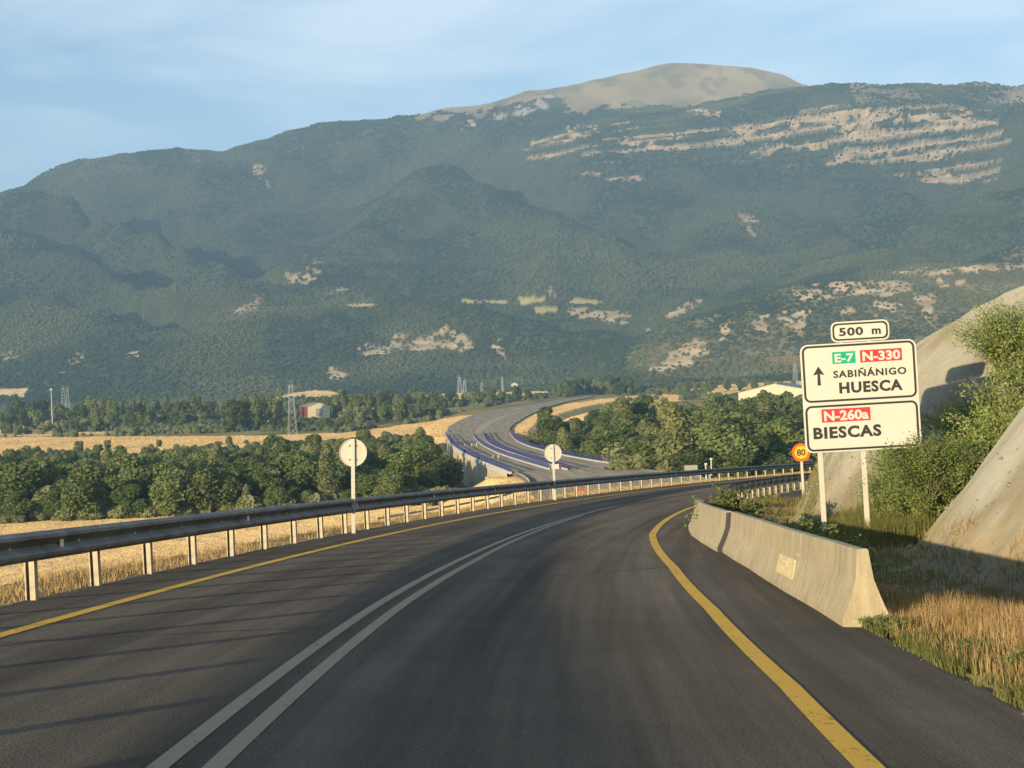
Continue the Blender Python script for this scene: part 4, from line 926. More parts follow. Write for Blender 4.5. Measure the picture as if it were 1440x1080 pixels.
# ------------------------------------------------------------------ buildings
M['stone_wall'] = simple('stone_wall', (0.36, 0.30, 0.21), .9, 0, .15, .5)
def shed(name, label, px, D, wid, dep, eave, ridge, wall, roof, side=None, rz=0.0, door=None, up=0.0, cat='building', windows=0):
    x, y, z = at(px, D, up); r = thing(name, label, cat, (x, y, z), rz)
    g = [(-wid / 2, 0), (wid / 2, 0), (wid / 2, eave), (0, ridge), (-wid / 2, eave)]
    plate('front_wall', [(a, b - 1.5 if b == 0 else b) for a, b in g], 0, .3, wall, r); plate('back_wall', [(a, b - 1.5 if b == 0 else b) for a, b in g], dep - .3, dep, wall, r)
    for sx in (-1, 1):
        mb = MB(); mb.box((sx * (wid / 2 - .16), dep / 2, eave / 2 - .75), (.3, dep - .62, eave + 1.5 - .02)); mb.build('side_wall', side or wall, r)
        sl = math.atan2(ridge - eave, wid / 2); L = wid / 2 / math.cos(sl) + .35
        mb = MB(); mb.box((sx * (wid / 4 + .1), dep / 2, (eave + ridge) / 2 + .12), (L, dep + .8, .16), Matrix.Rotation(sx * sl, 3, 'Y')); mb.build('roof', roof, r)
        
    if door:
        dw, dh, dx, dm = door; mb = MB(); mb.box((dx, -.04, dh / 2), (dw, .1, dh)); mb.build('door', dm, r)
    for k in range(windows):
        mb = MB(); wx_ = -wid / 2 + wid * (k + .5) / windows; mb.box((wx_, -.03, eave * .55), (wid * .12, .1, eave * .3)); fr_ = mb.build('window', M['dark_opening'], r)
    return r
shed('barn', 'cream fronted barn with dark red side wall and pale roof among the fields', 449, 1040, 15, 22, 6.6, 8.8, M['cream_wall'], M['tile_roof'], M['red_wall'], 0.38, (4.6, 5.0, 0.2, M['grey_metal']), up=4.0)
shed('industrial_hall', 'wide cream industrial hall with green grey roof behind the grove', 1090, 830, 38, 60, 12.5, 16.5, M['cream_wall'], M['green_roof'], None, -0.28, None, up=0.0)
shed('hut', 'small white hut with pale roof at far left before the trees', 29, 1120, 6, 5, 2.6, 3.8, M['white_wall'], M['white_wall'], None, 0.2, (1.2, 2.0, -1, M['dark_opening']), up=.5, cat='hut')
shed('hut', 'tiny white box building at the left frame edge', 2, 1140, 2.4, 2.4, 2.4, 2.7, M['white_wall'], M['white_wall'], None, 0.1, (.8, 1.6, 0, M['dark_opening']), up=.5, cat='hut')
shed('house', 'white round-topped building alone on the far slope above the pylons', 724, 2250, 9, 8, 3.5, 6, M['white_wall'], M['white_wall'], None, 0.1, (3, 2.2, 0, M['dark_opening']), up=4, cat='house')
shed('house', 'house with a blue grey roof left of the motorway bend', 622, 1120, 7, 8, 2.8, 4.2, M['white_wall'], M['green_roof'], None, 0.7, (1.6, 2, 0, M['dark_opening']), up=2.0, cat='house', windows=2)
shed('farm_shed', 'long low grey roofed shed between the trees left of the motorway', 530, 1150, 26, 14, 2.6, 4.6, M['cream_wall'], M['grey_metal'], None, 0.3, (4, 2.2, 0, M['dark_opening']), up=1.0, cat='shed')
shed('farm_shed', 'pale stone shed under trees right of the poplar row', 388, 1010, 8, 7, 2.6, 3.6, M['cream_wall'], M['tile_roof'], None, 0.3, (2, 2, 0, M['dark_opening']), up=.5, cat='shed')
shed('house', 'cream house half hidden by dark trees at upper left', 30, 1500, 16, 9, 5, 7.5, M['cream_wall'], M['tile_roof'], None, 0.2, (2.5, 2.5, 0, M['dark_opening']), up=6, cat='house', windows=3)
for k, (px, D, w_) in enumerate([(880, 2950, 10), (893, 2900, 8), (905, 2930, 11), (918, 2960, 9), (930, 2900, 10), (868, 3020, 8), (912, 3010, 8)]):
    lab = ['pale stone house at the left of the upland hamlet', 'small house in the hamlet, second from left', 'wide house near the middle of the hamlet', 'gabled house right of the hamlet centre', 'rightmost pale house of the hamlet', 'outlying house above the hamlet at left', 'upper house of the hamlet among trees'][k]
    h_ = shed('house', lab, px, D, w_, 9, 4.5, 7, M['stone_wall'], M['tile_roof'], None, 0.3 * math.sin(k * 2.1), (1.6, 2.2, 0, M['dark_opening']), up=2.5, cat='house', windows=2); h_['group'] = 'houses of the upland hamlet'

# ------------------------------------------------------------------ pylons
def pylon(label, px, D, h, base, mat, arms=3, wide=1.0, py0=None):
    x, y, z = at(px, D) if py0 is None else P(px, py0, D)
    r = thing('pylon', label, 'pylon', (x, y, z), 0.3); th = max(.05, D * 0.00009)
    top = base * 0.16
    for sx in (-1, 1):
        for sy in (-1, 1):
            mb = MB(); mb.tube((sx * base / 2, sy * base / 2, -1), (sx * top, sy * top, h * .93), th, th * .8, 4); mb.build('leg', mat, r)
    br = MB(); n = 9
    for k in range(n):
        f0, f1 = k / n, (k + 1) / n; a = base / 2 * (1 - f0) + top * f0; b = base / 2 * (1 - f1) + top * f1; z0, z1 = h * .93 * f0, h * .93 * f1
        for s_ in (-1, 1):
            br.tube((-a, s_ * a, z0), (b, s_ * b, z1), th * .55, n=4); br.tube((a, s_ * a, z0), (-b, s_ * b, z1), th * .55, n=4)
            br.tube((s_ * a, -a, z0), (s_ * b, b, z1), th * .55, n=4); br.tube((s_ * a, a, z0), (s_ * b, -b, z1), th * .55, n=4)
    tag(br.build('bracing', mat, r), kind='stuff')
    for k in range(arms):
        mb = MB(); zz = h * (.97 - .085 * k); L = h * .085 * (1.0 + .25 * k) * wide; mb.tube((-L, 0, zz), (L, 0, zz), th, n=4); mb.tube((-L, 0, zz), (0, 0, zz + h * .03), th * .6, n=4); mb.tube((L, 0, zz), (0, 0, zz + h * .03), th * .6, n=4); mb.build('arm', mat, r)
    return r
pylon('tall lattice pylon standing before the cream barn', 412, 760, 29.5, 4.6, M['lattice'], 2, .45)
pylon('distant lattice pylon, left of the pair above the golden field', 647, 1700, 24, 6, M['lattice'], 2, .4)
pylon('distant lattice pylon, right of the pair above the golden field', 654, 1720, 20, 5, M['lattice'], 1, .4)
pylon('short distant pylon between the pair and the lone one', 678, 1750, 15, 4, M['lattice'], 1, .5)
pylon('lone thin pylon left of the white round-topped building', 707, 1700, 21, 2.2, M['lattice'], 2, .4)
pylon('hazy lattice pylon above the left wood, left of two', 90, 1650, 32, 6, M['lattice'], 2, .3)
pylon('hazy lattice pylon above the left wood, right of two', 96, 1680, 31, 5, M['lattice'], 2, .3)
pylon('faint pylon beside the large direction sign', 1119, 1500, 26, 5, M['lattice'], 3, .5)
pylon('thin pole pylon right of the tall lattice one', 431, 1500, 17, 1.6, M['lattice'], 1, .5)
x, y, z = at(74, 1200); mb = MB(); mb.tube((0, 0, 0), (0, 0, 29), .35, .22, 8); mb.box((0, 0, 29.4), (1.6, 1.0, .9)); tag(mb.build('floodlight_mast', M['white_wall'], loc=(x, y, z)), 'white mast rising from the trees at upper left', 'mast')
# electricity wires strung between the far pylons
mb = MB()
for (a_, b_, h0, h1) in (((654, 1720), (707, 1700), 19, 20), ((412, 760), (431, 1500), 28, 16)):
    A0 = Vector(at(*a_)) + Vector((0, 0, h0)); B0 = Vector(at(*b_)) + Vector((0, 0, h1)); prev = A0
    for k in range(1, 17):
        f = k / 16; q = A0.lerp(B0, f) - Vector((0, 0, 4 * 3 * f * (1 - f))); mb.tube(prev, q, .07, n=3, cap=False); prev = q
tag(mb.build('power_line', M['lattice']), 'thin sagging wires running between the distant pylons', 'power line')

# ------------------------------------------------------------------ trees
def leaf_quads(C, Nrm, size, rg, aspect=1.0):
    n = len(C); a = rg.normal(size=(n, 3)); N_ = Nrm + 0.75 * a; N_ /= np.linalg.norm(N_, axis=1)[:, None] + 1e-9
    u = np.cross(N_, rg.normal(size=(n, 3))); u /= np.linalg.norm(u, axis=1)[:, None] + 1e-9; v = np.cross(N_, u); s = np.asarray(size).reshape(-1, 1) if np.ndim(size) else size
    V = np.stack([C - u * s - v * s * aspect * .6, C + u * s * .9 - v * s * aspect * .5, C + u * s * .7 + v * s * aspect, C - u * s * .8 + v * s * aspect * .8], 1).reshape(-1, 3)
    return V, np.arange(4 * n).reshape(-1, 4)
def crown_mesh(name, h, rad, z0, kind, seed, n=2600, leaf=0.3):
    rg = np.random.default_rng(seed); nb = {'broad': 15, 'poplar': 12, 'bush': 8, 'mid': 10}[kind]; B = []
    for k in range(nb):
        f = rg.random(); zz = z0 + (h - z0) * (0.12 + 0.8 * f)
        if kind == 'poplar': e = math.sin(math.pi * min(1, .18 + .8 * f)) ** .7; rr = rad * .6 * e + .2; off = rad * .35 * e
        else: e = math.sin(math.pi * (.12 + .76 * f)) ** .6; rr = rad * (.30 + .22 * rg.random()) * e + .3; off = rad * .68 * e
        a = rg.random() * 6.283; d = off * math.sqrt(rg.random()); B.append((d * math.cos(a), d * math.sin(a), zz, rr))
    B = np.array(B); w_ = B[:, 3] ** 2; pick = rg.choice(nb, n, p=w_ / w_.sum()); d = rg.normal(size=(n, 3)); d /= np.linalg.norm(d, axis=1)[:, None]
    lump = 0.82 + 0.32 * rg.random((n, 1)); Cc = B[pick, :3] + d * B[pick, 3:4] * lump * np.array([1, 1, 1.15 if kind != 'poplar' else 1.9])
    keep = Cc[:, 2] > z0 * .6; V, Fq = leaf_quads(Cc[keep], d[keep] * .9 + np.array([0, 0, .25]), leaf * (0.7 + .6 * rg.random(keep.sum())), rg)
    return mesh_np(name, V, Fq, False)
def trunk_mb(h, r, seed, limbs=5):
    rg = random.Random(seed); mb = MB(); prev = Vector((0, 0, -.4)); pr = r
    for k in range(1, 6):
        q = Vector((rg.uniform(-.15, .15) * k * .5, rg.uniform(-.15, .15) * k * .5, h * k / 5)); nr = r * (1 - .17 * k); mb.tube(prev, q, pr, nr, 7, False); prev, pr = q, nr
        if k > 1:
            for _ in range(limbs // 3 + 1):
                a = rg.random() * 6.28; L = h * rg.uniform(.14, .28); e = q + Vector((math.cos(a) * L, math.sin(a) * L, L * .8)); mb.tube(q, e, nr * .5, nr * .15, 5, False)
    return mb
TREES = []
for k in range(7):
    kind = ['broad', 'broad', 'broad', 'mid', 'poplar', 'broad', 'mid'][k]; h = [10, 11, 9, 8, 14, 12, 7.5][k]; rad = [3.6, 3.2, 3.8, 3.0, 1.9, 3.4, 3.2][k]
    mat = [M['leaf_wood'], M['leaf_wood'], M['leaf_dark'], M['leaf_pale'], M['leaf_pale'], M['leaf_wood'], M['leaf_wood']][k]
    TREES.append((crown_mesh('crown', h, rad, 1.0 if kind != 'poplar' else 1.2, kind, 100 + k, 5600, .23), trunk_mb(h * .75, .17, k).mesh('trunk'), mat, h))
def place_tree(x, y, z, k, sc, label, group, name='tree', full=True, cat='tree', mat=None):
    cm, tm, mt, h = TREES[k]; rz = random.uniform(0, 6.28)
    if full:
        r = thing(name, label, cat, (x, y, z), rz, group); w_ = 1.25 + .25 * (k != 4); r.scale = (sc * w_ * random.uniform(.9, 1.15), sc * w_ * random.uniform(.9, 1.15), sc)
        link('trunk', tm, M['bark'], r); o = link('crown', cm, mt, r); return r
    return None
def xs_clear(x, y, pad=7.0):
    for K in ('L0', 'L1', 'R0', 'R1'):
        pass
    d, _, hw = dist_poly(np.array([x]), np.array([y]), mwc, mww); return d[0] > hw[0] + pad
rg = random.Random(5); cnt = {}
KIND_LAB = ['mid green rounded tree', 'mid green upright tree', 'dark green spreading tree', 'pale olive bushy tree', 'slender pale green poplar', 'tall mid green tree', 'low mid green bushy tree']
def riverside(x0p, x1p, d0, d1, step, grp, edge_lab, far_lab, sel, hs):
    rows = []; D = d0 - 4
    while D < d1:
        px = x0p + rg.uniform(0, step) * F / D
        while px < x1p:
            DD_ = D + rg.uniform(-2.5, 2.5); x = (px - 720) / F * DD_
            if sel(px, DD_) and xs_clear(x, DD_): rows.append((px, DD_))
            px += step * rg.uniform(.8, 1.25) * F / D
        D += step * rg.uniform(.85, 1.15) * (1.0 if D < d0 + 40 else 1.5)
    front = sorted([q for q in rows if q[1] < d0 + 9]); mid_ = [q for q in rows if d0 + 9 <= q[1] < d0 + 62]; deep = [q for q in rows if q[1] >= d0 + 62]
    for i_, (px, D) in enumerate(front + mid_):
        x = (px - 720) / F * D; z = float(ground_z(x, D)); k = rg.choice([0, 0, 1, 1, 2, 3, 4, 5, 5, 6])
        sc = hs(px, D) / 10.5 * rg.choice([.6, .8, .95, 1.05, 1.15, 1.3]) * rg.uniform(.9, 1.1) * (0.62 if i_ < len(front) and rg.random() < .5 else 1)
        if i_ < len(front): lab = KIND_LAB[k] + ', ' + ORD[min(i_, 29)] + ' ' + edge_lab
        else:
            zn = ('at its left end' if px < 160 else 'below the poplar row' if px < 330 else 'left of the round sign' if px < 480 else 'by the viaduct') if px < 700 else ('beside the viaduct' if px < 900 else 'in its middle' if px < 1020 else 'near the speed sign')
            lab = ('small ' if sc < .62 else 'big ' if sc > .95 else '') + KIND_LAB[k] + ' ' + far_lab + ' ' + ('second row ' if D < d0 + 24 else 'third row ' if D < d0 + 40 else 'back row ') + zn
        lab = ' '.join(lab.split()[:16]); place_tree(x, D, z, k, sc, lab, grp)
    DEEP.extend((px, D, hs(px, D) / 10.5 * rg.choice([.7, .85, .95, 1.05, 1.15, 1.3])) for px, D in deep)
    return len(front + mid_)
DEEP = []
ORD = ['first', 'second', 'third', 'fourth', 'fifth', 'sixth', 'seventh', 'eighth', 'ninth', 'tenth', 'eleventh', 'twelfth', 'thirteenth', 'fourteenth', 'fifteenth', 'sixteenth', 'seventeenth', 'eighteenth', 'nineteenth', 'twentieth', 'twenty-first', 'twenty-second', 'twenty-third', 'twenty-fourth', 'twenty-fifth', 'twenty-sixth', 'twenty-seventh', 'twenty-eighth', 'twenty-ninth', 'thirtieth']
n1_ = riverside(-70, 665, 338, 575, 7.6, 'trees of the left riverside wood', 'along the golden field, counted from left', 'in the left wood,', lambda p, d: (p < 570 or d > 352) and not (60 < p < 240 and d > 520), lambda p, d: 8.6 if d < 420 else 8.2)
n2_ = riverside(750, 1240, 318, 640, 9.5, 'trees of the grove right of the motorway', 'fronting the right grove, counted from left', 'in the right grove,', lambda p, d: (p > 860 or d > 390), lambda p, d: 12.0 if p > 860 else 9.0)
# the interior of both woods, where only a mass of tops shows
SRC = {}
for o in bpy.data.objects:
    if o.name.split('.')[0] == 'crown' and o.data.name not in SRC: SRC[o.data.name] = o
def crown_scatter(name, src, P_, sc, lab, cat='wood'):
    me = bpy.data.meshes.new(name); me.vertices.add(len(P_)); me.vertices.foreach_set('co', np.asarray(P_, np.float32).ravel())
    q = me.attributes.new('size', 'FLOAT_VECTOR', 'POINT'); q.data.foreach_set('vector', np.asarray(sc, np.float32).ravel()); o = link(name, me)
    g = bpy.data.node_groups.new(name, 'GeometryNodeTree')
    g.interface.new_socket('Geometry', in_out='INPUT', socket_type='NodeSocketGeometry'); g.interface.new_socket('Geometry', in_out='OUTPUT', socket_type='NodeSocketGeometry')
    N, L = g.nodes, g.links; gi = N.new('NodeGroupInput'); go = N.new('NodeGroupOutput'); oi = N.new('GeometryNodeObjectInfo'); oi.transform_space = 'ORIGINAL'; oi.inputs['Object'].default_value = src; oi.inputs['As Instance'].default_value = True
    iop = N.new('GeometryNodeInstanceOnPoints'); rv = N.new('FunctionNodeRandomValue'); rv.data_type = 'FLOAT_VECTOR'; rv.inputs[0].default_value = (0, 0, 0); rv.inputs[1].default_value = (0.06, 0.06, 6.28)
    na = N.new('GeometryNodeInputNamedAttribute'); na.data_type = 'FLOAT_VECTOR'; na.inputs[0].default_value = 'size'
    L.new(gi.outputs[0], iop.inputs['Points']); L.new(oi.outputs['Geometry'], iop.inputs['Instance']); L.new(rv.outputs[0], iop.inputs['Rotation']); L.new(na.outputs[0], iop.inputs['Scale']); L.new(iop.outputs[0], go.inputs[0])
    md = o.modifiers.new('scatter', 'NODES'); md.node_group = g; return tag(o, lab, cat, None, 'stuff')
keys = sorted(SRC); DE = [[] for _ in keys]
for q in DEEP: DE[rg.randrange(len(keys))].append(q)
for k_, key in enumerate(keys):
    if not DE[k_]: continue
    A_ = np.array(DE[k_]); X_ = (A_[:, 0] - 720) / F * A_[:, 1]; Z_ = ground_z(X_, A_[:, 1])
    crown_scatter('wood', SRC[key], np.stack([X_, A_[:, 1], Z_], -1), np.stack([A_[:, 2] * 1.45, A_[:, 2] * 1.45, A_[:, 2]], -1), 'mass of green treetops deep inside the riverside woods, crown form ' + ORD[k_])
# mid-valley trees, one mesh each (too small to show a trunk apart)
MT = []
for k in range(6):
    kind = ['broad', 'poplar', 'mid', 'broad', 'bush', 'poplar'][k]; h = [10, 14, 8, 11, 4, 16][k]; rad = [3.8, 2.1, 3.4, 4.2, 3.0, 2.4][k]
    cm = crown_mesh('tree', h, rad, .5, kind, 300 + k, 1500, .5); MT.append(cm)
MM = [M['leaf_wood'], M['leaf_wood'], M['leaf_pale'], M['leaf_dark'], M['leaf_pale'], M['leaf_pale']]
MLAB = ['rounded mid green tree', 'mid green narrow poplar', 'pale olive tree', 'dark broad tree', 'pale low bush', 'tall pale poplar']
MNAME = ['tree', 'poplar', 'tree', 'tree', 'bush', 'poplar']; MIDX = [[] for _ in range(6)]
WH = {}
def mids(px0, px1, D0, D1, n, ks, sc, where, grp, extra=0):
    for i_ in range(n + extra):
        f = (i_ % n + rg.uniform(.1, .9)) / n; px = px0 + (px1 - px0) * f; D = rg.uniform(D0, D1); k = rg.choice(ks); x, y, z = at(px, D)
        if not xs_clear(x, y, 6): continue
        s_ = sc * rg.uniform(.8, 1.2)
        if i_ >= n: MIDX[k].append((x, y, z - .4, s_)); continue
        o = link(MNAME[k], MT[k], MM[k]); o.location = (x, y, z - .4); o.scale = (s_, s_, s_); o.rotation_euler = (0, 0, rg.uniform(0, 6.28))
        tag(o, MLAB[k] + ', ' + (ORD[i_] if i_ < 30 else 'last') + ' from left ' + where, MNAME[k], grp)
G = 'trees scattered over the mid valley'
mids(-40, 60, 1180, 1320, 7, [0, 2, 3], 1.35, 'in the far left wood behind the hut', G, 9)
mids(20, 130, 1220, 1400, 8, [0, 1, 2, 3], 1.7, 'in the far left wood below the mast', G, 10)
mids(125, 305, 1120, 1220, 16, [1, 3, 5, 5, 0], 1.35, 'in the tall row left of the golden knoll', G, 14)
mids(100, 300, 1040, 1110, 16, [4, 2, 0], 1.0, 'in the scrub below the tall tree row', G, 14)
mids(0, 130, 1040, 1100, 8, [4, 2], .9, 'in the scrub beside the white hut', G, 10)
mids(318, 348, 940, 960, 2, [0, 3], 1.5, 'in the clump beyond the field end', G, 5)
mids(345, 400, 980, 1120, 5, [1, 5, 0], 1.35, 'in the clump left of the lattice pylon', G, 8)
mids(375, 500, 900, 980, 12, [4, 2, 0, 3], .6, 'in the hedge below the barn', G, 12)
mids(420, 520, 1150, 1260, 7, [0, 3], 1.2, 'behind the barn', G, 9)
mids(470, 580, 960, 1060, 8, [0, 2, 5], 1.2, 'right of the barn', G, 10)
mids(500, 600, 1250, 1500, 8, [0, 3, 2], 1.4, 'between the barn and the motorway', G, 10)
mids(575, 625, 1050, 1150, 4, [4, 2, 0], .9, 'beside the blue roofed house', G, 8)
mids(590, 780, 1280, 1480, 16, [0, 3, 2, 2], 1.15, 'in the belt behind the motorway bend', G, 14)
mids(780, 890, 1480, 1640, 8, [3, 0, 3], 1.5, 'in the dark clump beyond the motorway', G, 10)
mids(880, 1130, 1350, 1650, 13, [0, 4, 2], 1.0, 'in the scrub beyond the motorway at right', G, 13)
mids(1000, 1130, 640, 700, 14, [0, 3, 2], 1.25, 'before the industrial hall', G, 14)
mids(0, 420, 700, 760, 9, [4, 4, 2], .55, 'in the thin hedge across the golden field', G, 11)
mids(60, 360, 590, 660, 12, [4, 2, 0], .7, 'at the far edge of the left riverside wood', G, 12)
mids(575, 600, 545, 560, 2, [1, 3], .85, 'beside the far end of the viaduct', G, 4)
mids(850, 960, 1180, 1280, 2, [4], .8, 'on the dry bank right of the motorway', G, 6)
seen_ = {}
for o in bpy.data.objects:
    for k in range(6):
        if o.data == MT[k] and k not in seen_: seen_[k] = o
for k in range(6):
    if MIDX[k] and k in seen_:
        A_ = np.array(MIDX[k]); crown_scatter('woodland', seen_[k], A_[:, :3], np.repeat(A_[:, 3:4], 3, 1), 'further ' + ['rounded trees', 'narrow poplars', 'olive trees', 'dark broad trees', 'low bushes', 'tall poplars'][k] + ' filling the belts of the mid valley', 'woodland')
# undergrowth that closes the foot of both woods
A_ = []
for k in range(420):
    px = rg.uniform(-70, 640) if k < 300 else rg.uniform(860, 1240); D = (336 if k < 300 else 316) + rg.uniform(-2, 9); A_.append((*at(px, D, -.3), rg.uniform(.35, .85)))
A_ = np.array(A_); crown_scatter('undergrowth', seen_[4], A_[:, :3], np.stack([A_[:, 3] * 1.2, A_[:, 3] * 1.2, A_[:, 3]], -1), 'low shrubs closing the foot of the riverside woods', 'undergrowth')
# loose scrub over the valley floor
dn = vis & inview & (YY > 600) & (YY <= 1750) & ~fields & (fbm(XX / 40, YY / 60, 3, 121) > -0.02)
dd_, _, hh_ = dist_poly(XX, YY, mwc, mww); dn &= dd_ > hh_ + 9
sx_, sy_, sz_, ci, ri = grow(dn, np.full(PX.shape, 6.5), 9)
ss_ = 1.0 + 2.1 * RNG.random(len(sx_)) ** 2 * np.clip(sy_ / 900, .7, 1.5); tn = np.clip(.6 + .8 * fbm(sx_ / 50, sy_ / 60, 3, 123) + .2 * (RNG.random(len(sx_)) - .5), 0, 1.1)
instancer('scrub', sx_, sy_, sz_ + ss_ * .5, ss_, tn, M['forest'], 1.0, lab='low green scrub and small trees over the valley floor', cat='scrub')

# ------------------------------------------------------------------ shrubs on the cutting
def spray_bush(name, h, rad, seed, nbr=75, nl=64, leaf=.035):
    rg = np.random.default_rng(seed); Cs = []; Ds = []; wood = MB()
    for k in range(nbr):
        a = rg.random() * 6.283; lean = rad * (.25 + .95 * rg.random()); H = h * (.55 + .5 * rg.random()) * (1 - .25 * lean / rad)
        n = nl; f = np.sqrt(np.linspace(.03, 1, n)); r = lean * f ** 1.5; zz = H * (f - .22 * f ** 3); ba = a + .5 * (rg.random() - .5) * f
        c_ = np.stack([np.cos(ba) * r, np.sin(ba) * r, zz], -1); j = rg.normal(size=(n, 3)) * (.035 + .10 * f[:, None] * (1 - .5 * f[:, None])); Cs.append(c_ + j * h / 2.2); Ds.append(j / (np.linalg.norm(j, axis=1)[:, None] + 1e-6))
        if k % 2 == 0:
            for q in (0, n // 3, 2 * n // 3):
                e = min(n - 1, q + n // 3); wood.tube(c_[q], c_[e], .012 * (1.2 - q / n), .007, 3, False)
    Cs = np.concatenate(Cs); Ds = np.concatenate(Ds); V, Fq = leaf_quads(Cs, Ds + np.array([0, 0, .4]), leaf * (.6 + .8 * rg.random(len(Cs))), rg, 1.3)
    return mesh_np(name, V, Fq, False), wood.mesh('branch')
BUSH = [spray_bush('foliage', 2.2, 1.3, 501, 110, 110, .017), spray_bush('foliage', 1.8, 1.4, 502, 110, 110, .016), spray_bush('foliage', 2.6, 1.2, 503, 120, 110, .017)]
WEED = [spray_bush('foliage', .9, .55, 511, 40, 44, .017), spray_bush('foliage', .6, .4, 512, 32, 36, .015)]
def shrub(px, py, D, sc, label, kset=BUSH, mat='leaf_bush', grp='bushes in the gully between the rock slopes', flat=1.0, name='shrub', cat='bush', sink=.1):
    x, y, z = P(px, py, D); k = rg.randrange(len(kset)); fm, wm = kset[k]
    r = thing(name, label, cat, (x, y, z - sink), rg.uniform(0, 6.28), grp); r.scale = (sc, sc, sc * flat)
    link('foliage', fm, M[mat], r); link('branch', wm, M['bark'], r); return r
def gshrub(px, D, sc, label, up=0.0, **kw):
    z = -3.0
    for _ in range(5): u = ((px - 720) / F + RS * z / D) / RC; x = u * D; z = float(ground_right(np.array(x), np.array(float(D)))) + up
    py = proj(x, D, z)[1]; return shrub(px, py, D, sc, label, **kw)
for px, D, sc, up, lab in [
    (1306, 29.6, .78, 0.75, 'green bush hiding the lower right corner of the direction sign'), (1328, 29.9, .9, .8, 'green bush directly right of the direction sign board'), (1262, 35.5, .75, 0, 'leafy bush behind the right sign post'),
    (1352, 30.2, .9, .4, 'middle bush of the gully, above the near rock edge'), (1368, 30.8, .9, .3, 'broad bush halfway up the gully'), (1392, 31.2, .95, .35, 'dense bush on the upper gully'),
    (1418, 31.5, 1.0, .45, 'tall bush close to the right frame edge'), (1445, 32, 1.1, .7, 'uppermost bush at the right frame edge'), (1475, 32.5, 1.2, 1.0, 'bush cut off by the right frame edge'),
    (1300, 33.5, .9, 0, 'bush deep in the gully behind the sign bush'), (1335, 34.5, 1.0, 0.1, 'rear bush against the far rock slope'), (1375, 35, 1.0, .3, 'rear bush high against the far rock slope'), (1415, 35.5, 1.0, .5, 'rearmost bush near the top of the gully'), (1272, 36, .7, 0, 'small bush at the gully mouth'), (1205, 40, .55, 0, 'low bush at the foot of the far rock slope'), (1185, 43, .4, 0, 'smallest low bush left of the right sign post')]:
    gshrub(px, D, sc, lab, up)
for k, (px, D, sc) in enumerate([(1033, 33.5, 1.1), (1045, 31.5, 1.0), (1036, 33.0, .5), (1056, 30, .8), (1068, 28, .75), (1085, 26.5, .7), (1098, 24.8, .75), (1112, 23.5, .8), (1126, 22.5, .75), (1142, 21.4, .7), (1158, 20.4, .7), (1170, 19.5, .6), (1052, 34, .8), (1052, 33, .5)]):
    lab = ['large green weed bush spilling over the far barrier end', 'green weed bush at the barrier gap', 'pale tipped weed at the farthest barrier end', 'weed clump just right of the barrier gap', 'second weed clump right of the barrier gap', 'weed clump behind the middle of the barrier', 'grey green weed behind the barrier top', 'tuft of weeds left of the left sign post', 'tuft of weeds at the foot of the left sign post', 'weed clump right of the left sign post', 'weed near the thick end of the barrier', 'last weed above the near barrier end', 'weed in shade beyond the barrier gap', 'rear weed by the short guardrail start'][k]
    sc *= 1.5; x = float(st(s_of(D), off_edge(np.array(s_of(D))) + 0.72 + .1 * (k % 3))[0]); pxx = 720 + F * x / D + 10
    gshrub(pxx, D, sc, lab, kset=WEED, mat='leaf_weed', grp='weeds behind the concrete barriers', name='weed_clump', cat='weed', sink=.02)

# ------------------------------------------------------------------ grass
def blades(name, x, y, z, h, w, mat, lab, lean=.35, seed=1):
    rg = np.random.default_rng(seed); n = len(x); a = rg.random(n) * 6.283; l = lean * h * rg.random(n); th = rg.random(n) * 6.283
    bx_, by_ = np.cos(th) * w / 2, np.sin(th) * w / 2; dx, dy = np.cos(a) * l, np.sin(a) * l
    V = np.empty((n, 5, 3)); V[:, 0] = np.stack([x - bx_, y - by_, z], -1); V[:, 1] = np.stack([x + bx_, y + by_, z], -1)
    V[:, 2] = np.stack([x + dx * .35 + bx_ * .8, y + dy * .35 + by_ * .8, z + h * .55], -1); V[:, 3] = np.stack([x + dx * .35 - bx_ * .8, y + dy * .35 - by_ * .8, z + h * .55], -1); V[:, 4] = np.stack([x + dx, y + dy, z + h], -1)
    me = bpy.data.meshes.new(name); b = np.arange(n) * 5; V = V.reshape(-1, 3).astype(np.float32)
    me.vertices.add(len(V)); me.vertices.foreach_set('co', V.ravel())
    q = np.stack([b, b + 1, b + 2, b + 3], -1); t_ = np.stack([b + 3, b + 2, b + 4], -1)
    loops = np.concatenate([q, t_], 1).ravel().astype(np.int32); me.loops.add(len(loops)); me.loops.foreach_set('vertex_index', loops)
    starts = np.stack([np.arange(n) * 7, np.arange(n) * 7 + 4], -1).ravel().astype(np.int32); me.polygons.add(2 * n); me.polygons.foreach_set('loop_start', starts); me.polygons.foreach_set('loop_total', np.tile([4, 3], n).astype(np.int32)); me.update(calc_edges=True); me.validate()
    return tag(link(name, me, mat), lab, 'grass', None, 'stuff')
def right_pts(n, y0, y1, te0, te1, seed, dfn=None):
    rg = np.random.default_rng(seed); s0_, s1_ = to_st(3., y0)[0], to_st(5., y1)[0]; s = s0_ + (s1_ - s0_) * rg.random(n) ** 1.0; te = te0 + (te1 - te0) * rg.random(n)
    x, y = st(s, te + off_edge(s)); keep = np.ones(n, bool) if dfn is None else rg.random(n) < dfn(x, y, te)
    x, y, te = x[keep], y[keep], te[keep]; return x, y, ground_right(x, y) - .01, te
def clump(x, y, sc, seed, th=0.0, k=3.0): return np.clip(k * (fbm(x * sc, y * sc, 3, seed) - th) + .5, 0, 1)
x, y, z, te = right_pts(62000, 7.5, 15.5, .12, 4.2, 61, lambda x, y, te: clump(x, y, 1.1, 201, -.5) * np.clip((te - .15) / .5, .25, 1))
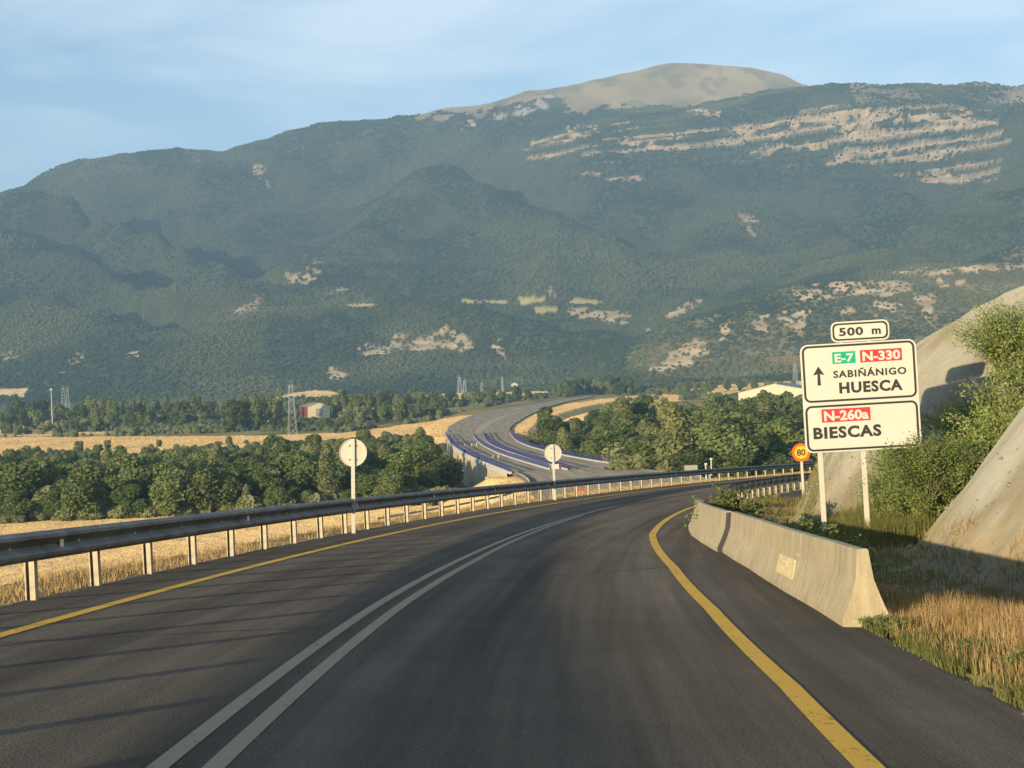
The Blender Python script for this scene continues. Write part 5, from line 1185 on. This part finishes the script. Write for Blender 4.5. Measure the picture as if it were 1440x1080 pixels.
blades('dry_grass', x, y, z, .10 + .26 * RNG.random(len(x)) * np.clip(te / 1.2, .4, 1), .007, M['grass_dry'], 'golden dry grass on the bank at the lower right')
x, y, z, te = right_pts(52000, 8.0, 15.6, .04, 1.9, 62, lambda x, y, te: clump(x, y, 1.6, 203, -.06, 5) * np.clip(1.25 - te, 0, 1))
blades('green_weeds', x, y, z, .03 + .10 * RNG.random(len(x)), .010, M['grass_green'], 'low green weeds between the asphalt edge and the dry grass', .8, 2)
x, y, z, te = right_pts(40000, 15, 60, .55, 3.2, 63, lambda x, y, te: clump(x, y, .8, 205, -.02) * .9)
blades('ditch_grass', x, y, z, .05 + .15 * RNG.random(len(x)) ** 2, .012, M['grass_green'], 'patchy grass growing in the shaded ditch behind the barriers', .5, 3)
x, y, z, te = right_pts(14000, 15, 60, .8, 3.6, 64, lambda x, y, te: clump(x, y, .7, 207, 0.02))
blades('ditch_dry_grass', x, y, z, .06 + .2 * RNG.random(len(x)) ** 2, .010, M['grass_dry'], 'tufts of dry grass in the ditch and at the rock foot', .5, 4)
x, y, z, te = right_pts(16000, 30.0, 37, 2.6, 5.4, 65, lambda x, y, te: clump(x, y, 1.3, 209, -.1))
blades('tall_grass', x, y, z, .15 + .5 * RNG.random(len(x)), .012, M['grass_green'], 'tall yellow green grass below the gully bushes', .3, 5)
rgn = np.random.default_rng(66)
def left_pts(n, s0, s1, d0, d1, seed, th, k=3.0, pw=1.0):
    rg = np.random.default_rng(seed); s = s0 + (s1 - s0) * rg.random(n) ** pw; d = d0 + (d1 - d0) * rg.random(n); x, y = st(s, -d); keep = rg.random(n) < clump(x, y, .9, seed, th, k); s, d, x, y = s[keep], d[keep], x[keep], y[keep]
    return x, y, z_left(s, -d, x, y)[0] - .01
x, y, z = left_pts(80000, -8, 60, .12, 5.0, 67, -.12, 3, 1.5)
blades('dry_grass', x, y, z, .03 + .12 * RNG.random(len(x)) ** 1.6, .010, M['grass_dry'], 'golden dry grass along the foot of the left guardrail', .6, 6)
x, y, z = left_pts(16000, -8, 80, .8, 5.5, 68, .12, 6, 1.3)
blades('green_weeds', x, y, z, .04 + .12 * RNG.random(len(x)), .014, M['grass_green'], 'scattered grey green weeds behind the left guardrail', .7, 7)
x, y, z = left_pts(30000, 50, 130, .1, 3.0, 69, -.2)
blades('verge_grass', x, y, z, .05 + .12 * RNG.random(len(x)), .03, M['grass_dry'], 'pale dry grass beneath the far curve of the guardrail', .6, 8)
# standing stubble: upright straw that catches the low sun
def stubble(name, mask, dens, w, h, lab, seed):
    lam = np.where(mask & (ppx > -60) & (ppx < 1500), cellA * dens, 0); rg_ = np.random.default_rng(seed); cnt_ = rg_.poisson(lam); ii = np.repeat(np.arange(lam.size), cnt_.ravel()); ci, ri = np.unravel_index(ii, lam.shape)
    px = colpx[ci] + (rg_.random(len(ci)) - .5) * np.gradient(colpx)[ci]; D = Drow[ri] + (rg_.random(len(ci)) - .5) * np.gradient(Drow)[ri]; x = (px - 720) / F * D; z = ground_z(x, D)
    print(name, len(x)); blades(name, x, D, z - .02, h * (.5 + .8 * rg_.random(len(x))), w, M['straw'], lab, .3, seed)
t = NT('straw'); t.color(t.mix(0.5, t.ramp(t.noise(.05, 4, t.coord('Object', (1, .3, 1))), [(0.35, (0.46, 0.31, 0.14)), (0.65, (0.62, 0.44, 0.22))]), t.ramp(t.noise(1.2, 3, t.coord()), [(0.3, .75), (0.7, 1.15)]), 'MULTIPLY')); t.b.inputs['Roughness'].default_value = .9; M['straw'] = t.m
stubble('stubble', nf & (YY > 215), 5.0, .14, .15, 'golden stubble of the field below the guardrail', 81)
stubble('stubble', fields & ~nf & (YY < 1250), 0.8, .5, .24, 'golden stubble of the fields across the valley', 82)
stubble('stubble', fields & (YY >= 1250) & (YY < 2150), 0.2, 1.2, .35, 'golden stubble of the farthest valley fields', 83)
for k in range(16):
    yy_ = 8.9 + 5.6 * ((k * .618) % 1.0) ** .9; s_ = s_of(yy_); te_ = .08 + .6 * ((k * .381) % 1.0); x, y = st(s_, te_ + off_edge(s_)); x, y = float(x), float(y); z = float(ground_right(np.array(x), np.array(y)))
    q = rg.randrange(2); r = thing('weed_clump', 'small leafy weed at the right asphalt edge, ' + ORD[k] + ' of sixteen scattered there', 'weed', (x, y, z - .01), rg.uniform(0, 6.28), 'low weeds at the lower right asphalt edge'); sc = rg.uniform(.2, .38); r.scale = (sc * 1.3, sc * 1.3, sc)
    link('foliage', WEED[q][0], M['leaf_weed'], r)
# gravel along the right pavement edge and the verge
def pebbles(name, x, y, z, r, mat, lab, seed):
    rg = np.random.default_rng(seed); n = len(x); base = np.array([(1, 0, 0), (0, 1, 0), (-1, 0, 0), (0, -1, 0), (0, 0, .8), (0, 0, -.6)], float); V = base[None] * r[:, None, None] * (.6 + .7 * rg.random((n, 6, 1))) + np.stack([x, y, z], -1)[:, None]
    f = np.array([(0, 1, 4), (1, 2, 4), (2, 3, 4), (3, 0, 4), (1, 0, 5), (2, 1, 5), (3, 2, 5), (0, 3, 5)]); Fc = (f[None] + (np.arange(n) * 6)[:, None, None]).reshape(-1, 3)
    return tag(link(name, mesh_np(name, V.reshape(-1, 3), Fc, False), mat), lab, 'gravel', None, 'stuff')
M['stone'] = simple('stone', (0.25, 0.21, 0.16), .9, 0, .3, 8)
x, y, z, te = right_pts(3500, 8, 40, .0, .9, 70, lambda x, y, te: np.clip(1.1 - np.abs(te) * 1.4, .05, 1) * clump(x, y, 1.2, 211)); pebbles('gravel', x, y, z + .01, .004 + .010 * RNG.random(len(x)) ** 3, M['stone'], 'loose gravel along the right edge of the asphalt', 71)
x, y, z, te = right_pts(2600, 13, 60, 1.2, 5.5, 74, lambda x, y, te: np.clip(1.2 - np.abs(te - 3.1) * .6, .05, 1)); pebbles('rubble', x, y, z + .02, .015 + .07 * RNG.random(len(x)) ** 4, M['stone'], 'loose stones fallen at the foot of the rock cutting', 75)
x, y, z = left_pts(7000, -8, 50, .0, 1.8, 72, -.1, 3, 1.5); pebbles('gravel', x, y, z + .012, .008 + .02 * RNG.random(len(x)) ** 3, M['stone'], 'pale gravel under the left guardrail', 73)

# ================================================================== HAZE
z0_, z1_ = min(float(ZZ.min()), -28.0) - 1.0, float(ZZ.max()) + 14.0
hz = MB(); hz.box((0, 4650, (z0_ + z1_) / 2), (12600, 9900, z1_ - z0_))
print('haze', z0_, z1_)
hm = bpy.data.materials.new('haze'); hm.use_nodes = True; hn = hm.node_tree.nodes; hn.remove(hn['Principled BSDF'])
pv = hn.new('ShaderNodeVolumePrincipled'); pv.inputs['Color'].default_value = (0.40, 0.66, 1.0, 1); pv.inputs['Density'].default_value = 1.15e-4; pv.inputs['Anisotropy'].default_value = 0.0
hm.node_tree.links.new(pv.outputs[0], hn['Material Output'].inputs['Volume'])
tag(hz.build('haze', hm), kind='stuff')
